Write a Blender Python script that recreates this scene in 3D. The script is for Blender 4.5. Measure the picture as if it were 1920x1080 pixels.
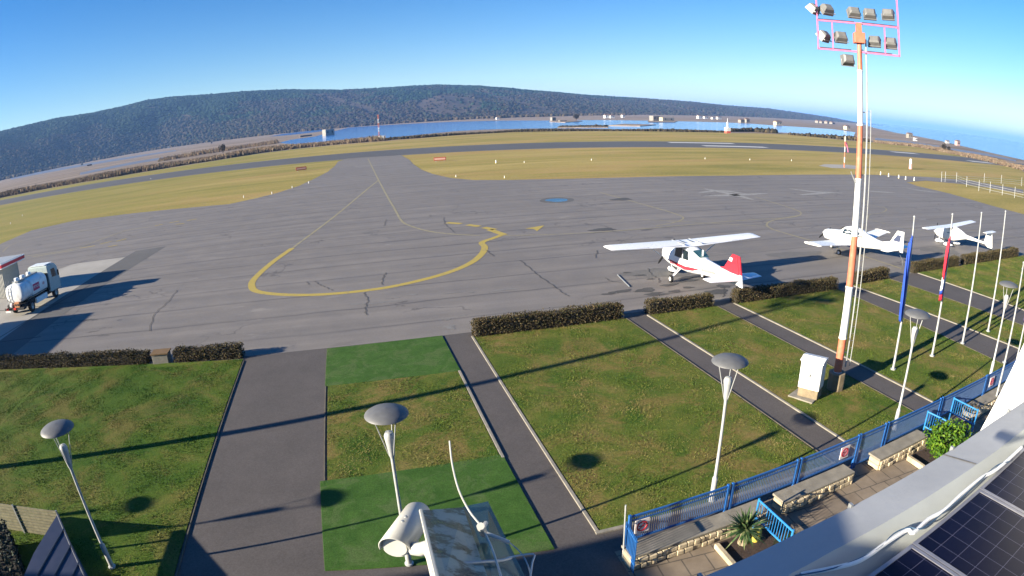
import bpy, bmesh, math, random
import numpy as np
from mathutils import Matrix, Vector
random.seed(7); rng = np.random.default_rng(7)
SC = bpy.context.scene; COL = SC.collection
for o in list(bpy.data.objects): bpy.data.objects.remove(o)
rad = math.radians

# ------------------------------------------------------------------ camera (a real wide-angle webcam lens, about 100 degrees across)
K1, K3 = 0.8277634271485459, 0.019747146282946954
PITCH, ROLL, AZ = 0.2857968991096264, -0.03373348940066272, 1.326278889824002
CAM_H = 10.0
def cam_to_world(x, y, z):
    c, s = math.cos(ROLL), math.sin(ROLL); x, y = c*x - s*y, s*x + c*y
    c, s = math.cos(PITCH), math.sin(PITCH); Y, Z = c*z + s*y, -s*z + c*y
    a = AZ - math.pi/2
    return Vector((math.cos(a)*x - math.sin(a)*Y, math.sin(a)*x + math.cos(a)*Y, Z))
def direction(px, py):
    u, v = (px-960)/960, (540-py)/960
    r = math.hypot(u, v) + 1e-9; t = K1*r + K3*r**3
    return cam_to_world(math.sin(t)*u/r, math.sin(t)*v/r, math.cos(t))
def G(px, py, z=0.0):                      # survey: a point of the photograph that lies on the level z
    d = direction(px, py); t = (z-CAM_H)/d.z
    return Vector((d.x*t, d.y*t, z))
def DIST(px, py, dist):                    # ... or that lies at a known horizontal distance
    d = direction(px, py); t = dist/math.hypot(d.x, d.y)
    return Vector((d.x*t, d.y*t, CAM_H + d.z*t))
def RAY(px, py, s):
    d = direction(px, py); return Vector((0, 0, CAM_H)) + d*s
cd = bpy.data.cameras.new("camera"); cd.type = 'PANO'
cy = cd
cy.panorama_type = 'FISHEYE_LENS_POLYNOMIAL'; cy.fisheye_fov = math.pi
cd.sensor_fit = 'HORIZONTAL'; cd.sensor_width = 36; cd.sensor_height = 20.25
cy.fisheye_polynomial_k0 = 0; cy.fisheye_polynomial_k1 = -K1/18; cy.fisheye_polynomial_k2 = 0
cy.fisheye_polynomial_k3 = -K3/18**3; cy.fisheye_polynomial_k4 = 0
cd.clip_start = 0.02; cd.clip_end = 80000
cam = bpy.data.objects.new("camera", cd); COL.objects.link(cam)
_R, _U, _F = cam_to_world(1, 0, 0), cam_to_world(0, 1, 0), cam_to_world(0, 0, 1)
_M = Matrix((_R, _U, -_F)).transposed().to_4x4(); _M.translation = (0, 0, CAM_H)
cam.matrix_world = _M; SC.camera = cam

# ------------------------------------------------------------------ light
SUN_EL, SUN_AZ = rad(16.7), rad(11.0)      # shadows fall towards +X turned 11 degrees to +Y
sd = Vector((math.cos(SUN_AZ)*math.cos(SUN_EL), math.sin(SUN_AZ)*math.cos(SUN_EL), -math.sin(SUN_EL)))
sl = bpy.data.lights.new("sun", 'SUN'); sl.energy = 5.0; sl.angle = rad(0.5); sl.color = (1.0, 0.89, 0.71)
so = bpy.data.objects.new("sun", sl); COL.objects.link(so); so.rotation_euler = sd.to_track_quat('-Z', 'Y').to_euler()
w = bpy.data.worlds.new("World"); SC.world = w; w.use_nodes = True
wn = w.node_tree; bg = wn.nodes["Background"]; sky = wn.nodes.new("ShaderNodeTexSky")
sky.sky_type = 'NISHITA'; sky.sun_disc = False; sky.sun_elevation = SUN_EL
to_sun = -sd; sky.sun_rotation = math.atan2(to_sun.x, to_sun.y)
sky.air_density = 1.0; sky.dust_density = 0.0; sky.ozone_density = 3.5; sky.altitude = 0
hs = wn.nodes.new("ShaderNodeHueSaturation"); hs.inputs["Saturation"].default_value = 1.34; hs.inputs["Hue"].default_value = 0.512
wn.links.new(sky.outputs[0], hs.inputs["Color"]); wn.links.new(hs.outputs[0], bg.inputs[0]); bg.inputs[1].default_value = 0.055
SC.view_settings.view_transform = 'Standard'; SC.view_settings.look = 'None'; SC.view_settings.gamma = 1
SC.view_settings.exposure = 1.7
SC.render.engine = 'CYCLES'
SC.cycles.use_denoising = True
SC.cycles.max_bounces = 5; SC.cycles.volume_bounces = 1; SC.cycles.transparent_max_bounces = 8
SC.cycles.volume_max_steps = 64; SC.cycles.caustics_reflective = False; SC.cycles.caustics_refractive = False

# ------------------------------------------------------------------ materials
MATS = {}
class NT:
    def __init__(s, name):
        s.m = bpy.data.materials.new(name); s.m.use_nodes = True; s.t = s.m.node_tree; s.b = s.t.nodes["Principled BSDF"]
    def n(s, typ, **kw):
        x = s.t.nodes.new("ShaderNode"+typ)
        for k, v in kw.items(): setattr(x, k, v)
        return x
    def l(s, a, b): s.t.links.new(a, b)
    def pos(s, scale=(1, 1, 1), obj=False, rot=(0, 0, 0)):
        mp = s.n("Mapping"); mp.inputs["Scale"].default_value = scale; mp.inputs["Rotation"].default_value = rot
        if obj: tc = s.n("TexCoord"); s.l(tc.outputs["Object"], mp.inputs[0])
        else: g = s.n("NewGeometry"); s.l(g.outputs["Position"], mp.inputs[0])
        return mp.outputs[0]
    def noise(s, vec, scale, detail=4, rough=0.55, dist=0):
        x = s.n("TexNoise"); x.inputs["Scale"].default_value = scale; x.inputs["Detail"].default_value = detail
        x.inputs["Roughness"].default_value = rough; x.inputs["Distortion"].default_value = dist; s.l(vec, x.inputs["Vector"]); return x.outputs["Fac"]
    def ramp(s, fac, stops, interp='LINEAR'):
        x = s.n("ValToRGB"); x.color_ramp.interpolation = interp
        e = x.color_ramp.elements
        while len(e) < len(stops): e.new(0.5)
        for i, (p, c) in enumerate(stops):
            e[i].position = p; e[i].color = (*c, 1) if len(c) == 3 else c
        s.l(fac, x.inputs[0]); return x.outputs[0]
    def g(s, v): return (v, v, v)
    def mix(s, fac, a, b, blend='MIX'):
        x = s.n("Mix", data_type='RGBA', blend_type=blend)
        for val, k in ((fac, 0), (a, 6), (b, 7)):
            if hasattr(val, "links"): s.l(val, x.inputs[k])
            elif k == 0: x.inputs[0].default_value = val
            else: x.inputs[k].default_value = (*val, 1)
        return x.outputs[2]
    def math(s, op, a, b=None):
        x = s.n("Math", operation=op)
        for val, k in ((a, 0), (b, 1)):
            if val is None: continue
            if hasattr(val, "links"): s.l(val, x.inputs[k])
            else: x.inputs[k].default_value = val
        return x.outputs[0]
    def sep(s, vec):
        x = s.n("SeparateXYZ"); s.l(vec, x.inputs[0]); return x.outputs
    ALB = 0.64                                # measured against the photograph's sunlit surfaces
    def color(s, c, k=None):
        k = s.ALB if k is None else k
        if k != 1: c = s.mix(1.0, c, (k, k, k), 'MULTIPLY')
        s.l(c, s.b.inputs["Base Color"])
    def bump(s, h, strength=0.3, dist=0.02):
        x = s.n("Bump"); x.inputs["Strength"].default_value = strength; x.inputs["Distance"].default_value = dist
        s.l(h, x.inputs["Height"]); s.l(x.outputs[0], s.b.inputs["Normal"])
    def rough(s, v):
        if hasattr(v, "links"): s.l(v, s.b.inputs["Roughness"])
        else: s.b.inputs["Roughness"].default_value = v
def plain(name, col, rough=0.6, metal=0.0, var=0.12, scale=6.0, spec=0.5, bump=0.0, dirt=None):
    """a painted / moulded surface with slight mottling and wear"""
    m = NT(name); v = m.pos(obj=True)
    f = m.noise(v, scale, 5)
    dk = tuple(c*(1-var) for c in col); lt = tuple(min(1, c*(1+var)) for c in col)
    c = m.ramp(f, [(0.3, dk), (0.7, lt)])
    if dirt:
        f2 = m.noise(v, scale*0.35, 6, 0.7); k = m.ramp(f2, [(0.52, (0, 0, 0)), (0.68, (1, 1, 1))]); c = m.mix(m.math('MULTIPLY', k, 0.5), c, dirt)
    m.color(c, 1.0 if min(col) > 0.62 else (0.8 if max(col)-min(col) > 0.25 else None)); m.b.inputs["Metallic"].default_value = metal; m.b.inputs["Specular IOR Level"].default_value = spec
    m.rough(m.math('ADD', m.math('MULTIPLY', f, 0.2), rough-0.1))
    if bump: m.bump(m.noise(v, scale*6, 3), bump)
    MATS[name] = m.m; return m.m
M_WHITE = plain("white_paint", (0.72, 0.72, 0.70), 0.35, dirt=(0.55, 0.53, 0.48), scale=3)
M_PLANE = plain("aircraft_white", (0.78, 0.79, 0.80), 0.3, var=0.03, spec=0.45)
M_PLANE2 = plain("aircraft_cream", (0.76, 0.76, 0.73), 0.3, var=0.03, spec=0.45)
M_RED = plain("red_paint", (0.62, 0.03, 0.05), 0.4)
M_ORANGE = plain("mast_orange", (0.72, 0.20, 0.11), 0.5, dirt=(0.62, 0.34, 0.25))
M_PINK = plain("frame_red", (0.72, 0.20, 0.36), 0.5)
M_GALV = plain("galvanised_steel", (0.50, 0.52, 0.52), 0.45, metal=0.4, dirt=(0.35, 0.35, 0.33))
M_GALVL = plain("pale_steel_tube", (0.60, 0.62, 0.61), 0.45, metal=0.1, dirt=(0.45, 0.44, 0.42))
M_DISC = plain("grey_disc", (0.17, 0.175, 0.18), 0.55, dirt=(0.18, 0.18, 0.17))
M_FLOOD = plain("floodlight_shell", (0.27, 0.27, 0.26), 0.5, metal=0.2)
M_DARK = plain("dark_rubber", (0.02, 0.02, 0.022), 0.8)
M_GLASS = plain("dark_glass", (0.015, 0.03, 0.04), 0.08, var=0.3, spec=0.8)
M_TEALG = plain("teal_glass", (0.06, 0.16, 0.18), 0.08, var=0.3, spec=0.8)
M_BLUE = plain("blue_fence_paint", (0.02, 0.13, 0.42), 0.45, dirt=(0.05, 0.12, 0.25))
M_BLUEMESH = plain("blue_infill_paint", (0.11, 0.20, 0.40), 0.5)
M_CONC = plain("concrete", (0.30, 0.28, 0.24), 0.9, var=0.25, scale=4, bump=0.4, dirt=(0.16, 0.15, 0.12))
M_TANC = plain("tan_concrete", (0.34, 0.27, 0.17), 0.9, var=0.25, scale=5, bump=0.4, dirt=(0.18, 0.15, 0.10))
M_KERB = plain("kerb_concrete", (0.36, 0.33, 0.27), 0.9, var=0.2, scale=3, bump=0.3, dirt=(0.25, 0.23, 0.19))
M_RUST = plain("reddish_panel", (0.45, 0.08, 0.04), 0.6)
M_SOIL = plain("planter_soil", (0.07, 0.045, 0.035), 0.95, var=0.4, scale=12, bump=0.8)
M_YELLOW = plain("yellow_enamel", (0.75, 0.62, 0.10), 0.45)
M_CLOTHB = plain("blue_flag_cloth", (0.02, 0.08, 0.50), 0.8)
M_CLOTHR = plain("red_flag_cloth", (0.75, 0.02, 0.05), 0.8)
M_CLOTHW = plain("white_flag_cloth", (0.80, 0.80, 0.82), 0.8)
M_CLOTHP = plain("purple_flag_cloth", (0.12, 0.08, 0.22), 0.8)
M_BARK = plain("bark", (0.10, 0.07, 0.05), 0.9, var=0.3)

M_KERBD = plain("dark_kerb", (0.13, 0.115, 0.085), 0.95, var=0.3, scale=3)  # kerbs coloured darker so that only their shadow line shows
def m_marking(name, col, wear=0.5):
    m = NT(name); v = m.pos()
    f = m.noise(v, 2.2, 6, 0.75); k = m.ramp(f, [(wear-0.06, (0, 0, 0)), (wear+0.10, (1, 1, 1))])
    m.color(m.mix(m.math('MULTIPLY', k, 0.75), col, (0.22, 0.20, 0.185))); m.rough(0.8); return m.m
M_YMARK = m_marking("yellow_road_paint", (0.58, 0.44, 0.085), 0.60)
M_YTHIN = m_marking("faded_yellow_line", (0.42, 0.37, 0.21), 0.53)
M_WMARK = m_marking("white_road_paint", (0.75, 0.74, 0.70), 0.66)
M_FADED = m_marking("worn_white_paint", (0.42, 0.41, 0.38), 0.52)

def m_apron():
    m = NT("apron_asphalt"); p = m.pos(); x, y, z = m.sep(p)
    big = m.noise(p, 0.045, 5, 0.6); mid = m.noise(p, 0.5, 6, 0.65); fine = m.noise(p, 14, 3, 0.7)
    st = m.noise(m.pos((0.05, 0.8, 1)), 1.0, 5, 0.6)
    c = m.ramp(big, [(0.35, (0.28, 0.250, 0.222)), (0.68, (0.42, 0.378, 0.335))])
    c = m.mix(0.55, c, m.ramp(st, [(0.28, (0.18, 0.162, 0.147)), (0.5, (0.32, 0.287, 0.254)), (0.72, (0.49, 0.442, 0.394))]))
    c = m.mix(0.35, c, m.ramp(mid, [(0.3, (0.17, 0.154, 0.14)), (0.7, (0.32, 0.29, 0.264))]))
    c = m.mix(0.22, c, m.ramp(fine, [(0.3, (0.07, 0.07, 0.07)), (0.7, (0.32, 0.31, 0.30))]))
    # paving lane seams running along X, about 3.6 m apart
    wob = m.math('MULTIPLY', m.math('SUBTRACT', m.noise(p, 0.12, 4, 0.6), 0.5), 0.9)
    s = m.math('FRACT', m.math('DIVIDE', m.math('ADD', m.math('ADD', y, wob), 0.6), 3.45))
    d = m.math('ABSOLUTE', m.math('SUBTRACT', s, 0.5))
    seam = m.math('SUBTRACT', 1.0, m.math('SMOOTH_MIN', m.math('DIVIDE', d, 0.022), 1.0))
    seam = m.math('MULTIPLY', m.math('MAXIMUM', seam, 0.0), m.ramp(m.noise(m.pos((0.06, 0.3, 1)), 1.0, 4), [(0.36, m.g(0.15)), (0.58, m.g(1))]))
    c = m.mix(m.math('MULTIPLY', seam, 0.75), c, (0.055, 0.053, 0.058))
    halo = m.math('MULTIPLY', m.math('MAXIMUM', m.math('SUBTRACT', 1.0, m.math('DIVIDE', d, 0.07)), 0), 0.22)
    c = m.mix(halo, c, (0.08, 0.078, 0.082))
    # wandering cracks
    vo = m.n("TexVoronoi", feature='DISTANCE_TO_EDGE'); vo.inputs["Scale"].default_value = 0.085; vo.inputs["Randomness"].default_value = 1
    wv = m.n("VectorMath", operation='ADD'); nz = m.n("TexNoise"); nz.inputs["Scale"].default_value = 0.45; nz.inputs["Detail"].default_value = 6
    m.l(p, nz.inputs["Vector"]); sc = m.n("VectorMath", operation='SCALE'); sc.inputs["Scale"].default_value = 5.5; m.l(nz.outputs["Color"], sc.inputs[0])
    m.l(p, wv.inputs[0]); m.l(sc.outputs[0], wv.inputs[1]); m.l(wv.outputs[0], vo.inputs["Vector"])
    cr = m.ramp(vo.outputs["Distance"], [(0.0, m.g(1)), (0.0045, m.g(0.6)), (0.009, m.g(0))])
    gate = m.ramp(m.noise(p, 0.09, 2), [(0.50, m.g(0)), (0.56, m.g(1))])
    c = m.mix(m.math('MULTIPLY', m.math('MULTIPLY', cr, gate), 0.5), c, (0.045, 0.045, 0.05))
    # dark oil blotches and pale dried patches
    ob = m.math('MULTIPLY', m.ramp(m.noise(m.pos((0.35, 0.9, 1)), 1.3, 4, 0.6), [(0.62, m.g(0)), (0.67, m.g(1))]), m.ramp(m.noise(p, 0.07, 2), [(0.55, m.g(0)), (0.62, m.g(1))]))
    c = m.mix(m.math('MULTIPLY', ob, 0.6), c, (0.075, 0.072, 0.07))
    pb = m.math('MULTIPLY', m.ramp(m.noise(m.pos((0.4, 1.0, 1)), 0.9, 5, 0.65), [(0.60, m.g(0)), (0.70, m.g(1))]), m.ramp(m.noise(p, 0.06, 2, 0.5, 0.5), [(0.50, m.g(0)), (0.60, m.g(1))]))
    c = m.mix(m.math('MULTIPLY', pb, 0.55), c, (0.44, 0.41, 0.37))
    m.color(c); m.rough(m.ramp(mid, [(0.3, m.g(0.62)), (0.7, m.g(0.85))])); m.b.inputs["Specular IOR Level"].default_value = 0.28
    m.bump(fine, 0.25, 0.01); return m.m
def m_asphalt(name, a, b, sc=0.6):
    m = NT(name); p = m.pos()
    c = m.ramp(m.noise(p, sc, 6, 0.65), [(0.3, a), (0.7, b)])
    c = m.mix(0.25, c, m.ramp(m.noise(p, 22, 3, 0.7), [(0.3, m.g(0.03)), (0.7, m.g(0.24))]))
    m.color(c); m.rough(0.85); m.bump(m.noise(p, 30, 3), 0.25, 0.01); return m.m
def m_grass(name, stops, patch, scale=0.8, fine=18, stretch=(1, 1, 1), rot=0, green=None):
    m = NT(name); p = m.pos(stretch, rot=(0, 0, rot))
    c = m.ramp(m.noise(p, scale, 7, 0.68, 0.4), stops)
    pk = m.ramp(m.noise(p, scale*0.7, 7, 0.72, 0.8), [(0.50, m.g(0)), (0.60, m.g(1))])
    c = m.mix(m.math('MULTIPLY', pk, 0.62), c, patch)
    if green:
        xx = m.sep(m.pos())[0]; gx = m.ramp(m.math('ADD', m.math('MULTIPLY', xx, -0.008), m.noise(m.pos((0.5, 1.6, 1)), 0.05, 5, 0.65)), [(0.52, m.g(0)), (0.95, m.g(1))])
        c = m.mix(m.math('MULTIPLY', gx, 0.42), c, green)
    c = m.mix(0.75, c, m.ramp(m.noise(m.pos(), fine, 5, 0.8), [(0.28, (0.35, 0.36, 0.3)), (0.72, (1.65, 1.6, 1.5))]), 'MULTIPLY')
    m.color(c); m.rough(0.95); m.b.inputs["Specular IOR Level"].default_value = 0.15
    m.bump(m.noise(m.pos(), fine*1.4, 4, 0.7), 0.5, 0.03); return m.m
M_APRON = m_apron()
M_PATH = m_asphalt("path_asphalt", (0.088, 0.072, 0.064), (0.135, 0.112, 0.10))
M_RUNWAY = m_asphalt("runway_asphalt", (0.075, 0.075, 0.080), (0.115, 0.113, 0.116), 0.03)
M_PAD = m_asphalt("concrete_pad", (0.50, 0.47, 0.41), (0.68, 0.64, 0.56), 0.3)
M_PADD = m_asphalt("dark_patch", (0.12, 0.117, 0.112), (0.165, 0.158, 0.15), 0.3)
M_AIRGR = m_grass("airfield_grass", [(0.34, (0.30, 0.275, 0.070)), (0.5, (0.45, 0.365, 0.11)), (0.66, (0.58, 0.45, 0.165))], (0.55, 0.37, 0.155), 0.05, 3.0, (0.35, 1.8, 1), rad(10.6), green=(0.23, 0.255, 0.045))
M_LAWN = m_grass("lawn_ground", [(0.38, (0.075, 0.150, 0.018)), (0.53, (0.150, 0.190, 0.032)), (0.66, (0.27, 0.225, 0.075))], (0.33, 0.215, 0.085), 0.5, 13)
M_LAWNL = m_grass("green_lawn_ground", [(0.34, (0.055, 0.135, 0.012)), (0.52, (0.105, 0.175, 0.020)), (0.72, (0.21, 0.20, 0.05))], (0.22, 0.18, 0.055), 0.42, 16)
M_MARSH = m_grass("saltmarsh_ground", [(0.30, (0.19, 0.145, 0.115)), (0.5, (0.33, 0.26, 0.205)), (0.7, (0.48, 0.385, 0.32))], (0.52, 0.42, 0.36), 0.02, 1.0, (0.3, 2.4, 1), rad(14))
M_TURF = m_grass("artificial_turf", [(0.32, (0.045, 0.125, 0.020)), (0.68, (0.085, 0.185, 0.036))], (0.13, 0.19, 0.07), 1.6, 26)
M_EARTH = m_grass("hill_soil", [(0.3, (0.07, 0.06, 0.045)), (0.7, (0.13, 0.10, 0.08))], (0.16, 0.12, 0.09), 0.02, 0.5)

def m_water(name, col, wave, rough=0.12):
    m = NT(name); m.b.inputs["Base Color"].default_value = (*col, 1); m.rough(rough)
    m.b.inputs["IOR"].default_value = 1.33; m.b.inputs["Specular IOR Level"].default_value = 0.5
    m.bump(m.noise(m.pos(), wave, 4, 0.6), 0.35, 0.2); return m.m
M_WATER = m_water("lagoon_water", (0.06, 0.22, 0.62), 0.8)
M_CREEK = m_water("creek_water", (0.16, 0.17, 0.20), 0.8, 0.5)
M_SEA = m_water("sea_water", (0.05, 0.19, 0.42), 0.25, 0.2)
M_PUDDLE = m_water("puddle_water", (0.02, 0.03, 0.05), 0.1, 0.04)

def m_foliage(name, stops, trans=0.0, zone=None, rough=0.9):
    m = NT(name); g = m.n("NewGeometry"); r = g.outputs["Random Per Island"]
    c = m.ramp(r, stops)
    if zone:
        q = m.noise(m.pos(), zone[0], 4, 0.6)
        if len(zone) > 4: q = m.math('SUBTRACT', q, m.math('MULTIPLY', m.sep(m.pos())[2], zone[4]))
        k = m.ramp(q, [(zone[1], m.g(0)), (zone[2], m.g(1))])
        c = m.mix(k, c, m.ramp(r, zone[3]))
    m.color(c); m.rough(rough); m.b.inputs["Specular IOR Level"].default_value = 0.15
    if trans: m.b.inputs["Subsurface Weight"].default_value = 0
    return m.m
M_HEDGE = m_foliage("hedge_leaf", [(0.0, (0.055, 0.050, 0.022)), (0.35, (0.10, 0.080, 0.036)), (0.65, (0.155, 0.105, 0.055)), (0.85, (0.09, 0.10, 0.034)), (1, (0.22, 0.17, 0.10))])
M_HEDGECORE = plain("hedge_twig_core", (0.035, 0.028, 0.018), 0.95, var=0.4, scale=20)
def m_blade(name, cols, sh):
    m = NT(name); g = m.n("NewGeometry"); p = m.pos()
    f = m.noise(p, 0.42, 6, 0.62, 0.5); f = m.math('ADD', f, m.math('MULTIPLY', m.math('SUBTRACT', g.outputs["Random Per Island"], 0.5), 0.13))
    c = m.ramp(f, [(0.33-sh, cols[0]), (0.46-sh*0.5, cols[1]), (0.56, cols[2]), (0.68+sh*0.3, cols[3])])
    c = m.mix(0.5, c, m.ramp(g.outputs["Random Per Island"], [(0, (0.62, 0.62, 0.62)), (1, (1.35, 1.35, 1.35))]), 'MULTIPLY')
    m.color(c); m.rough(0.8); m.b.inputs["Specular IOR Level"].default_value = 0.2; return m.m
M_BLADE = m_blade("grass_blade", [(0.070, 0.150, 0.015), (0.125, 0.185, 0.024), (0.20, 0.21, 0.045), (0.34, 0.26, 0.11)], 0.0)
M_BLADEL = m_blade("green_grass_blade", [(0.045, 0.130, 0.008), (0.090, 0.170, 0.016), (0.15, 0.185, 0.028), (0.27, 0.21, 0.06)], -0.06)
M_FOREST = m_foliage("winter_forest", [(0, (0.008, 0.028, 0.018)), (0.5, (0.013, 0.042, 0.022)), (0.9, (0.024, 0.058, 0.026)), (1, (0.050, 0.072, 0.032))],
                     zone=(0.0060, 0.24, 0.30, [(0, (0.036, 0.030, 0.022)), (0.5, (0.056, 0.044, 0.032)), (0.85, (0.026, 0.044, 0.020)), (1, (0.090, 0.072, 0.050))], 0.0034))
M_REED = m_foliage("dry_reed", [(0, (0.17, 0.115, 0.08)), (0.5, (0.28, 0.20, 0.135)), (0.85, (0.38, 0.29, 0.20)), (1, (0.13, 0.14, 0.07))])
M_DARKSHRUB = m_foliage("dark_shrub", [(0, (0.03, 0.03, 0.018)), (0.6, (0.07, 0.055, 0.035)), (1, (0.13, 0.10, 0.06))])
M_BUSH = m_foliage("bright_bush_leaf", [(0, (0.03, 0.10, 0.01)), (0.5, (0.09, 0.20, 0.015)), (1, (0.20, 0.32, 0.03))], rough=0.5)
M_YUCCA = m_foliage("yucca_leaf", [(0, (0.04, 0.10, 0.03)), (0.6, (0.10, 0.18, 0.07)), (1, (0.30, 0.34, 0.15))], rough=0.5)

# ------------------------------------------------------------------ mesh helpers
class MB:
    def __init__(s): s.v = []; s.f = []
    def add(s, verts, faces):
        k = len(s.v); s.v += [tuple(v) for v in verts]; s.f += [tuple(i+k for i in f) for f in faces]; return s
    def box(s, x0, x1, y0, y1, z0, z1, mat=None):
        vs = [(x, y, z) for z in (z0, z1) for y in (y0, y1) for x in (x0, x1)]
        if mat is not None: vs = [mat @ Vector(v) for v in vs]
        return s.add(vs, [(0, 2, 3, 1), (4, 5, 7, 6), (0, 1, 5, 4), (2, 6, 7, 3), (0, 4, 6, 2), (1, 3, 7, 5)])
    def tube(s, pts, r, n=8, cap=True):
        pts = [Vector(p) for p in pts]; rs = r if isinstance(r, (list, tuple)) else [r]*len(pts)
        vs, fs = [], []
        for i, p in enumerate(pts):
            t = (pts[min(i+1, len(pts)-1)] - pts[max(i-1, 0)]).normalized()
            a = Vector((0, 0, 1)) if abs(t.z) < 0.9 else Vector((1, 0, 0))
            u = t.cross(a).normalized(); v2 = t.cross(u)
            for k in range(n):
                an = 2*math.pi*k/n; vs.append(p + (u*math.cos(an) + v2*math.sin(an))*rs[i])
        for i in range(len(pts)-1):
            for k in range(n):
                fs.append((i*n+k, i*n+(k+1) % n, (i+1)*n+(k+1) % n, (i+1)*n+k))
        if cap: fs.append(tuple(range(n))[::-1]); fs.append(tuple(range((len(pts)-1)*n, len(pts)*n)))
        return s.add(vs, fs)
    def lathe(s, prof, n=24, c=(0, 0, 0), mat=None):
        vs, fs = [], []
        for r, z in prof:
            for k in range(n):
                a = 2*math.pi*k/n; p = Vector((c[0]+r*math.cos(a), c[1]+r*math.sin(a), c[2]+z))
                vs.append(mat @ p if mat is not None else p)
        for i in range(len(prof)-1):
            for k in range(n): fs.append((i*n+k, i*n+(k+1) % n, (i+1)*n+(k+1) % n, (i+1)*n+k))
        return s.add(vs, fs)
    def prism(s, poly, z0, z1):
        n = len(poly)
        vs = [(p[0], p[1], z0) for p in poly] + [(p[0], p[1], z1) for p in poly]
        fs = [tuple(range(n))[::-1], tuple(range(n, 2*n))] + [(i, (i+1) % n, n+(i+1) % n, n+i) for i in range(n)]
        return s.add(vs, fs)
    def loft(s, secs, cap=True):
        n = len(secs[0]); vs = [p for sec in secs for p in sec]; fs = []
        for i in range(len(secs)-1):
            for k in range(n): fs.append((i*n+k, i*n+(k+1) % n, (i+1)*n+(k+1) % n, (i+1)*n+k))
        if cap: fs.append(tuple(range(n))[::-1]); fs.append(tuple(range((len(secs)-1)*n, len(secs)*n)))
        return s.add(vs, fs)
    def sheet(s, poly, z):
        return s.add([(p[0], p[1], z) for p in poly], [tuple(range(len(poly)))])
    def build(s, name, mat, parent=None, smooth=False, bevel=0.0, loc=None):
        me = bpy.data.meshes.new(name); me.from_pydata(s.v, [], s.f); me.update()
        if mat: me.materials.append(mat)
        bm = bmesh.new(); bm.from_mesh(me); bmesh.ops.recalc_face_normals(bm, faces=bm.faces)
        if smooth:
            for f in bm.faces: f.smooth = True
            for e in bm.edges:
                if len(e.link_faces) == 2 and e.calc_face_angle(0) > 0.75: e.smooth = False
        bm.to_mesh(me); bm.free()
        o = bpy.data.objects.new(name, me); COL.objects.link(o)
        if parent: o.parent = parent
        if loc is not None: o.location = loc
        if bevel:
            b = o.modifiers.new("bevel", 'BEVEL'); b.width = bevel; b.segments = 2; b.limit_method = 'ANGLE'
        return o
def tag(o, label=None, cat=None, group=None, kind=None):
    if label: o["label"] = label
    if cat: o["category"] = cat
    if group: o["group"] = group
    if kind: o["kind"] = kind
    return o
def thing(name, label, cat, loc=(0, 0, 0), rz=0, group=None):
    o = bpy.data.objects.new(name, None); COL.objects.link(o); o.empty_display_size = 0.2
    o.location = loc; o.rotation_euler = (0, 0, rz); return tag(o, label, cat, group)
def dup(root, loc, rz=None, label=None):
    r = root.copy(); COL.objects.link(r); r.location = loc
    if rz is not None: r.rotation_euler = (0, 0, rz)
    if label: r["label"] = label
    for ch in [c for c in bpy.data.objects if c.parent == root]:
        c = ch.copy(); COL.objects.link(c); c.parent = r
        for g in [x for x in bpy.data.objects if x.parent == ch]:
            d = g.copy(); COL.objects.link(d); d.parent = c
    return r
def structure(o): o["kind"] = "structure"; return o
def npmesh(name, verts, faces, mat, parent=None, smooth=False):      # numpy: equal sized faces
    me = bpy.data.meshes.new(name); nf, k = faces.shape
    me.vertices.add(len(verts)); me.vertices.foreach_set("co", verts.astype(np.float32).ravel())
    me.loops.add(nf*k); me.loops.foreach_set("vertex_index", faces.astype(np.int32).ravel())
    me.polygons.add(nf); me.polygons.foreach_set("loop_start", np.arange(0, nf*k, k, dtype=np.int32))
    me.update(calc_edges=True); me.validate()
    if smooth: me.polygons.foreach_set("use_smooth", np.ones(nf, dtype=bool))
    me.materials.append(mat); o = bpy.data.objects.new(name, me); COL.objects.link(o)
    if parent: o.parent = parent
    return o
def ico(sub=1):
    bm = bmesh.new(); bmesh.ops.create_icosphere(bm, subdivisions=sub, radius=1)
    v = np.array([x.co[:] for x in bm.verts]); f = np.array([[x.index for x in q.verts] for q in bm.faces]); bm.free(); return v, f
ICO = ico(1)
def blobs(centres, sizes, flat=1.0, jitter=0.3):
    v, f = ICO; n = len(centres)
    V = v[None]*(1 + jitter*rng.standard_normal((n, len(v), 1))*0.6)
    sz = np.asarray(sizes).reshape(n, 1, 1); V = V*sz
    V[..., 2] *= flat if np.isscalar(flat) else np.asarray(flat).reshape(n, 1)
    V = V + np.asarray(centres)[:, None, :]
    F = f[None] + (np.arange(n)*len(v))[:, None, None]
    return V.reshape(-1, 3), F.reshape(-1, 3)
def leaves(centres, normals_up, size, n=None):                          # small folded quads
    c = np.asarray(centres); n = len(c)
    a = rng.standard_normal((n, 3)); a /= np.linalg.norm(a, axis=1, keepdims=True)
    b = rng.standard_normal((n, 3)); b -= (b*a).sum(1, keepdims=True)*a; b /= np.linalg.norm(b, axis=1, keepdims=True)
    s = np.asarray(size)*(0.6 + 0.8*rng.random(n)); s = s[:, None]
    V = np.stack([c - a*s, c + b*s*0.55, c + a*s, c - b*s*0.55], 1)
    return V.reshape(-1, 3), np.arange(n*4).reshape(n, 4)

# ------------------------------------------------------------------ the ground, far to near
def px(pts, z=0.0): return [tuple(G(a, b, z)[:2]) for a, b in pts]
ground = MB().sheet([(-7000, -3000), (7000, -3000), (7000, 7000), (-7000, 7000)], -0.06).build("ground", M_MARSH); structure(ground)
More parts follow.
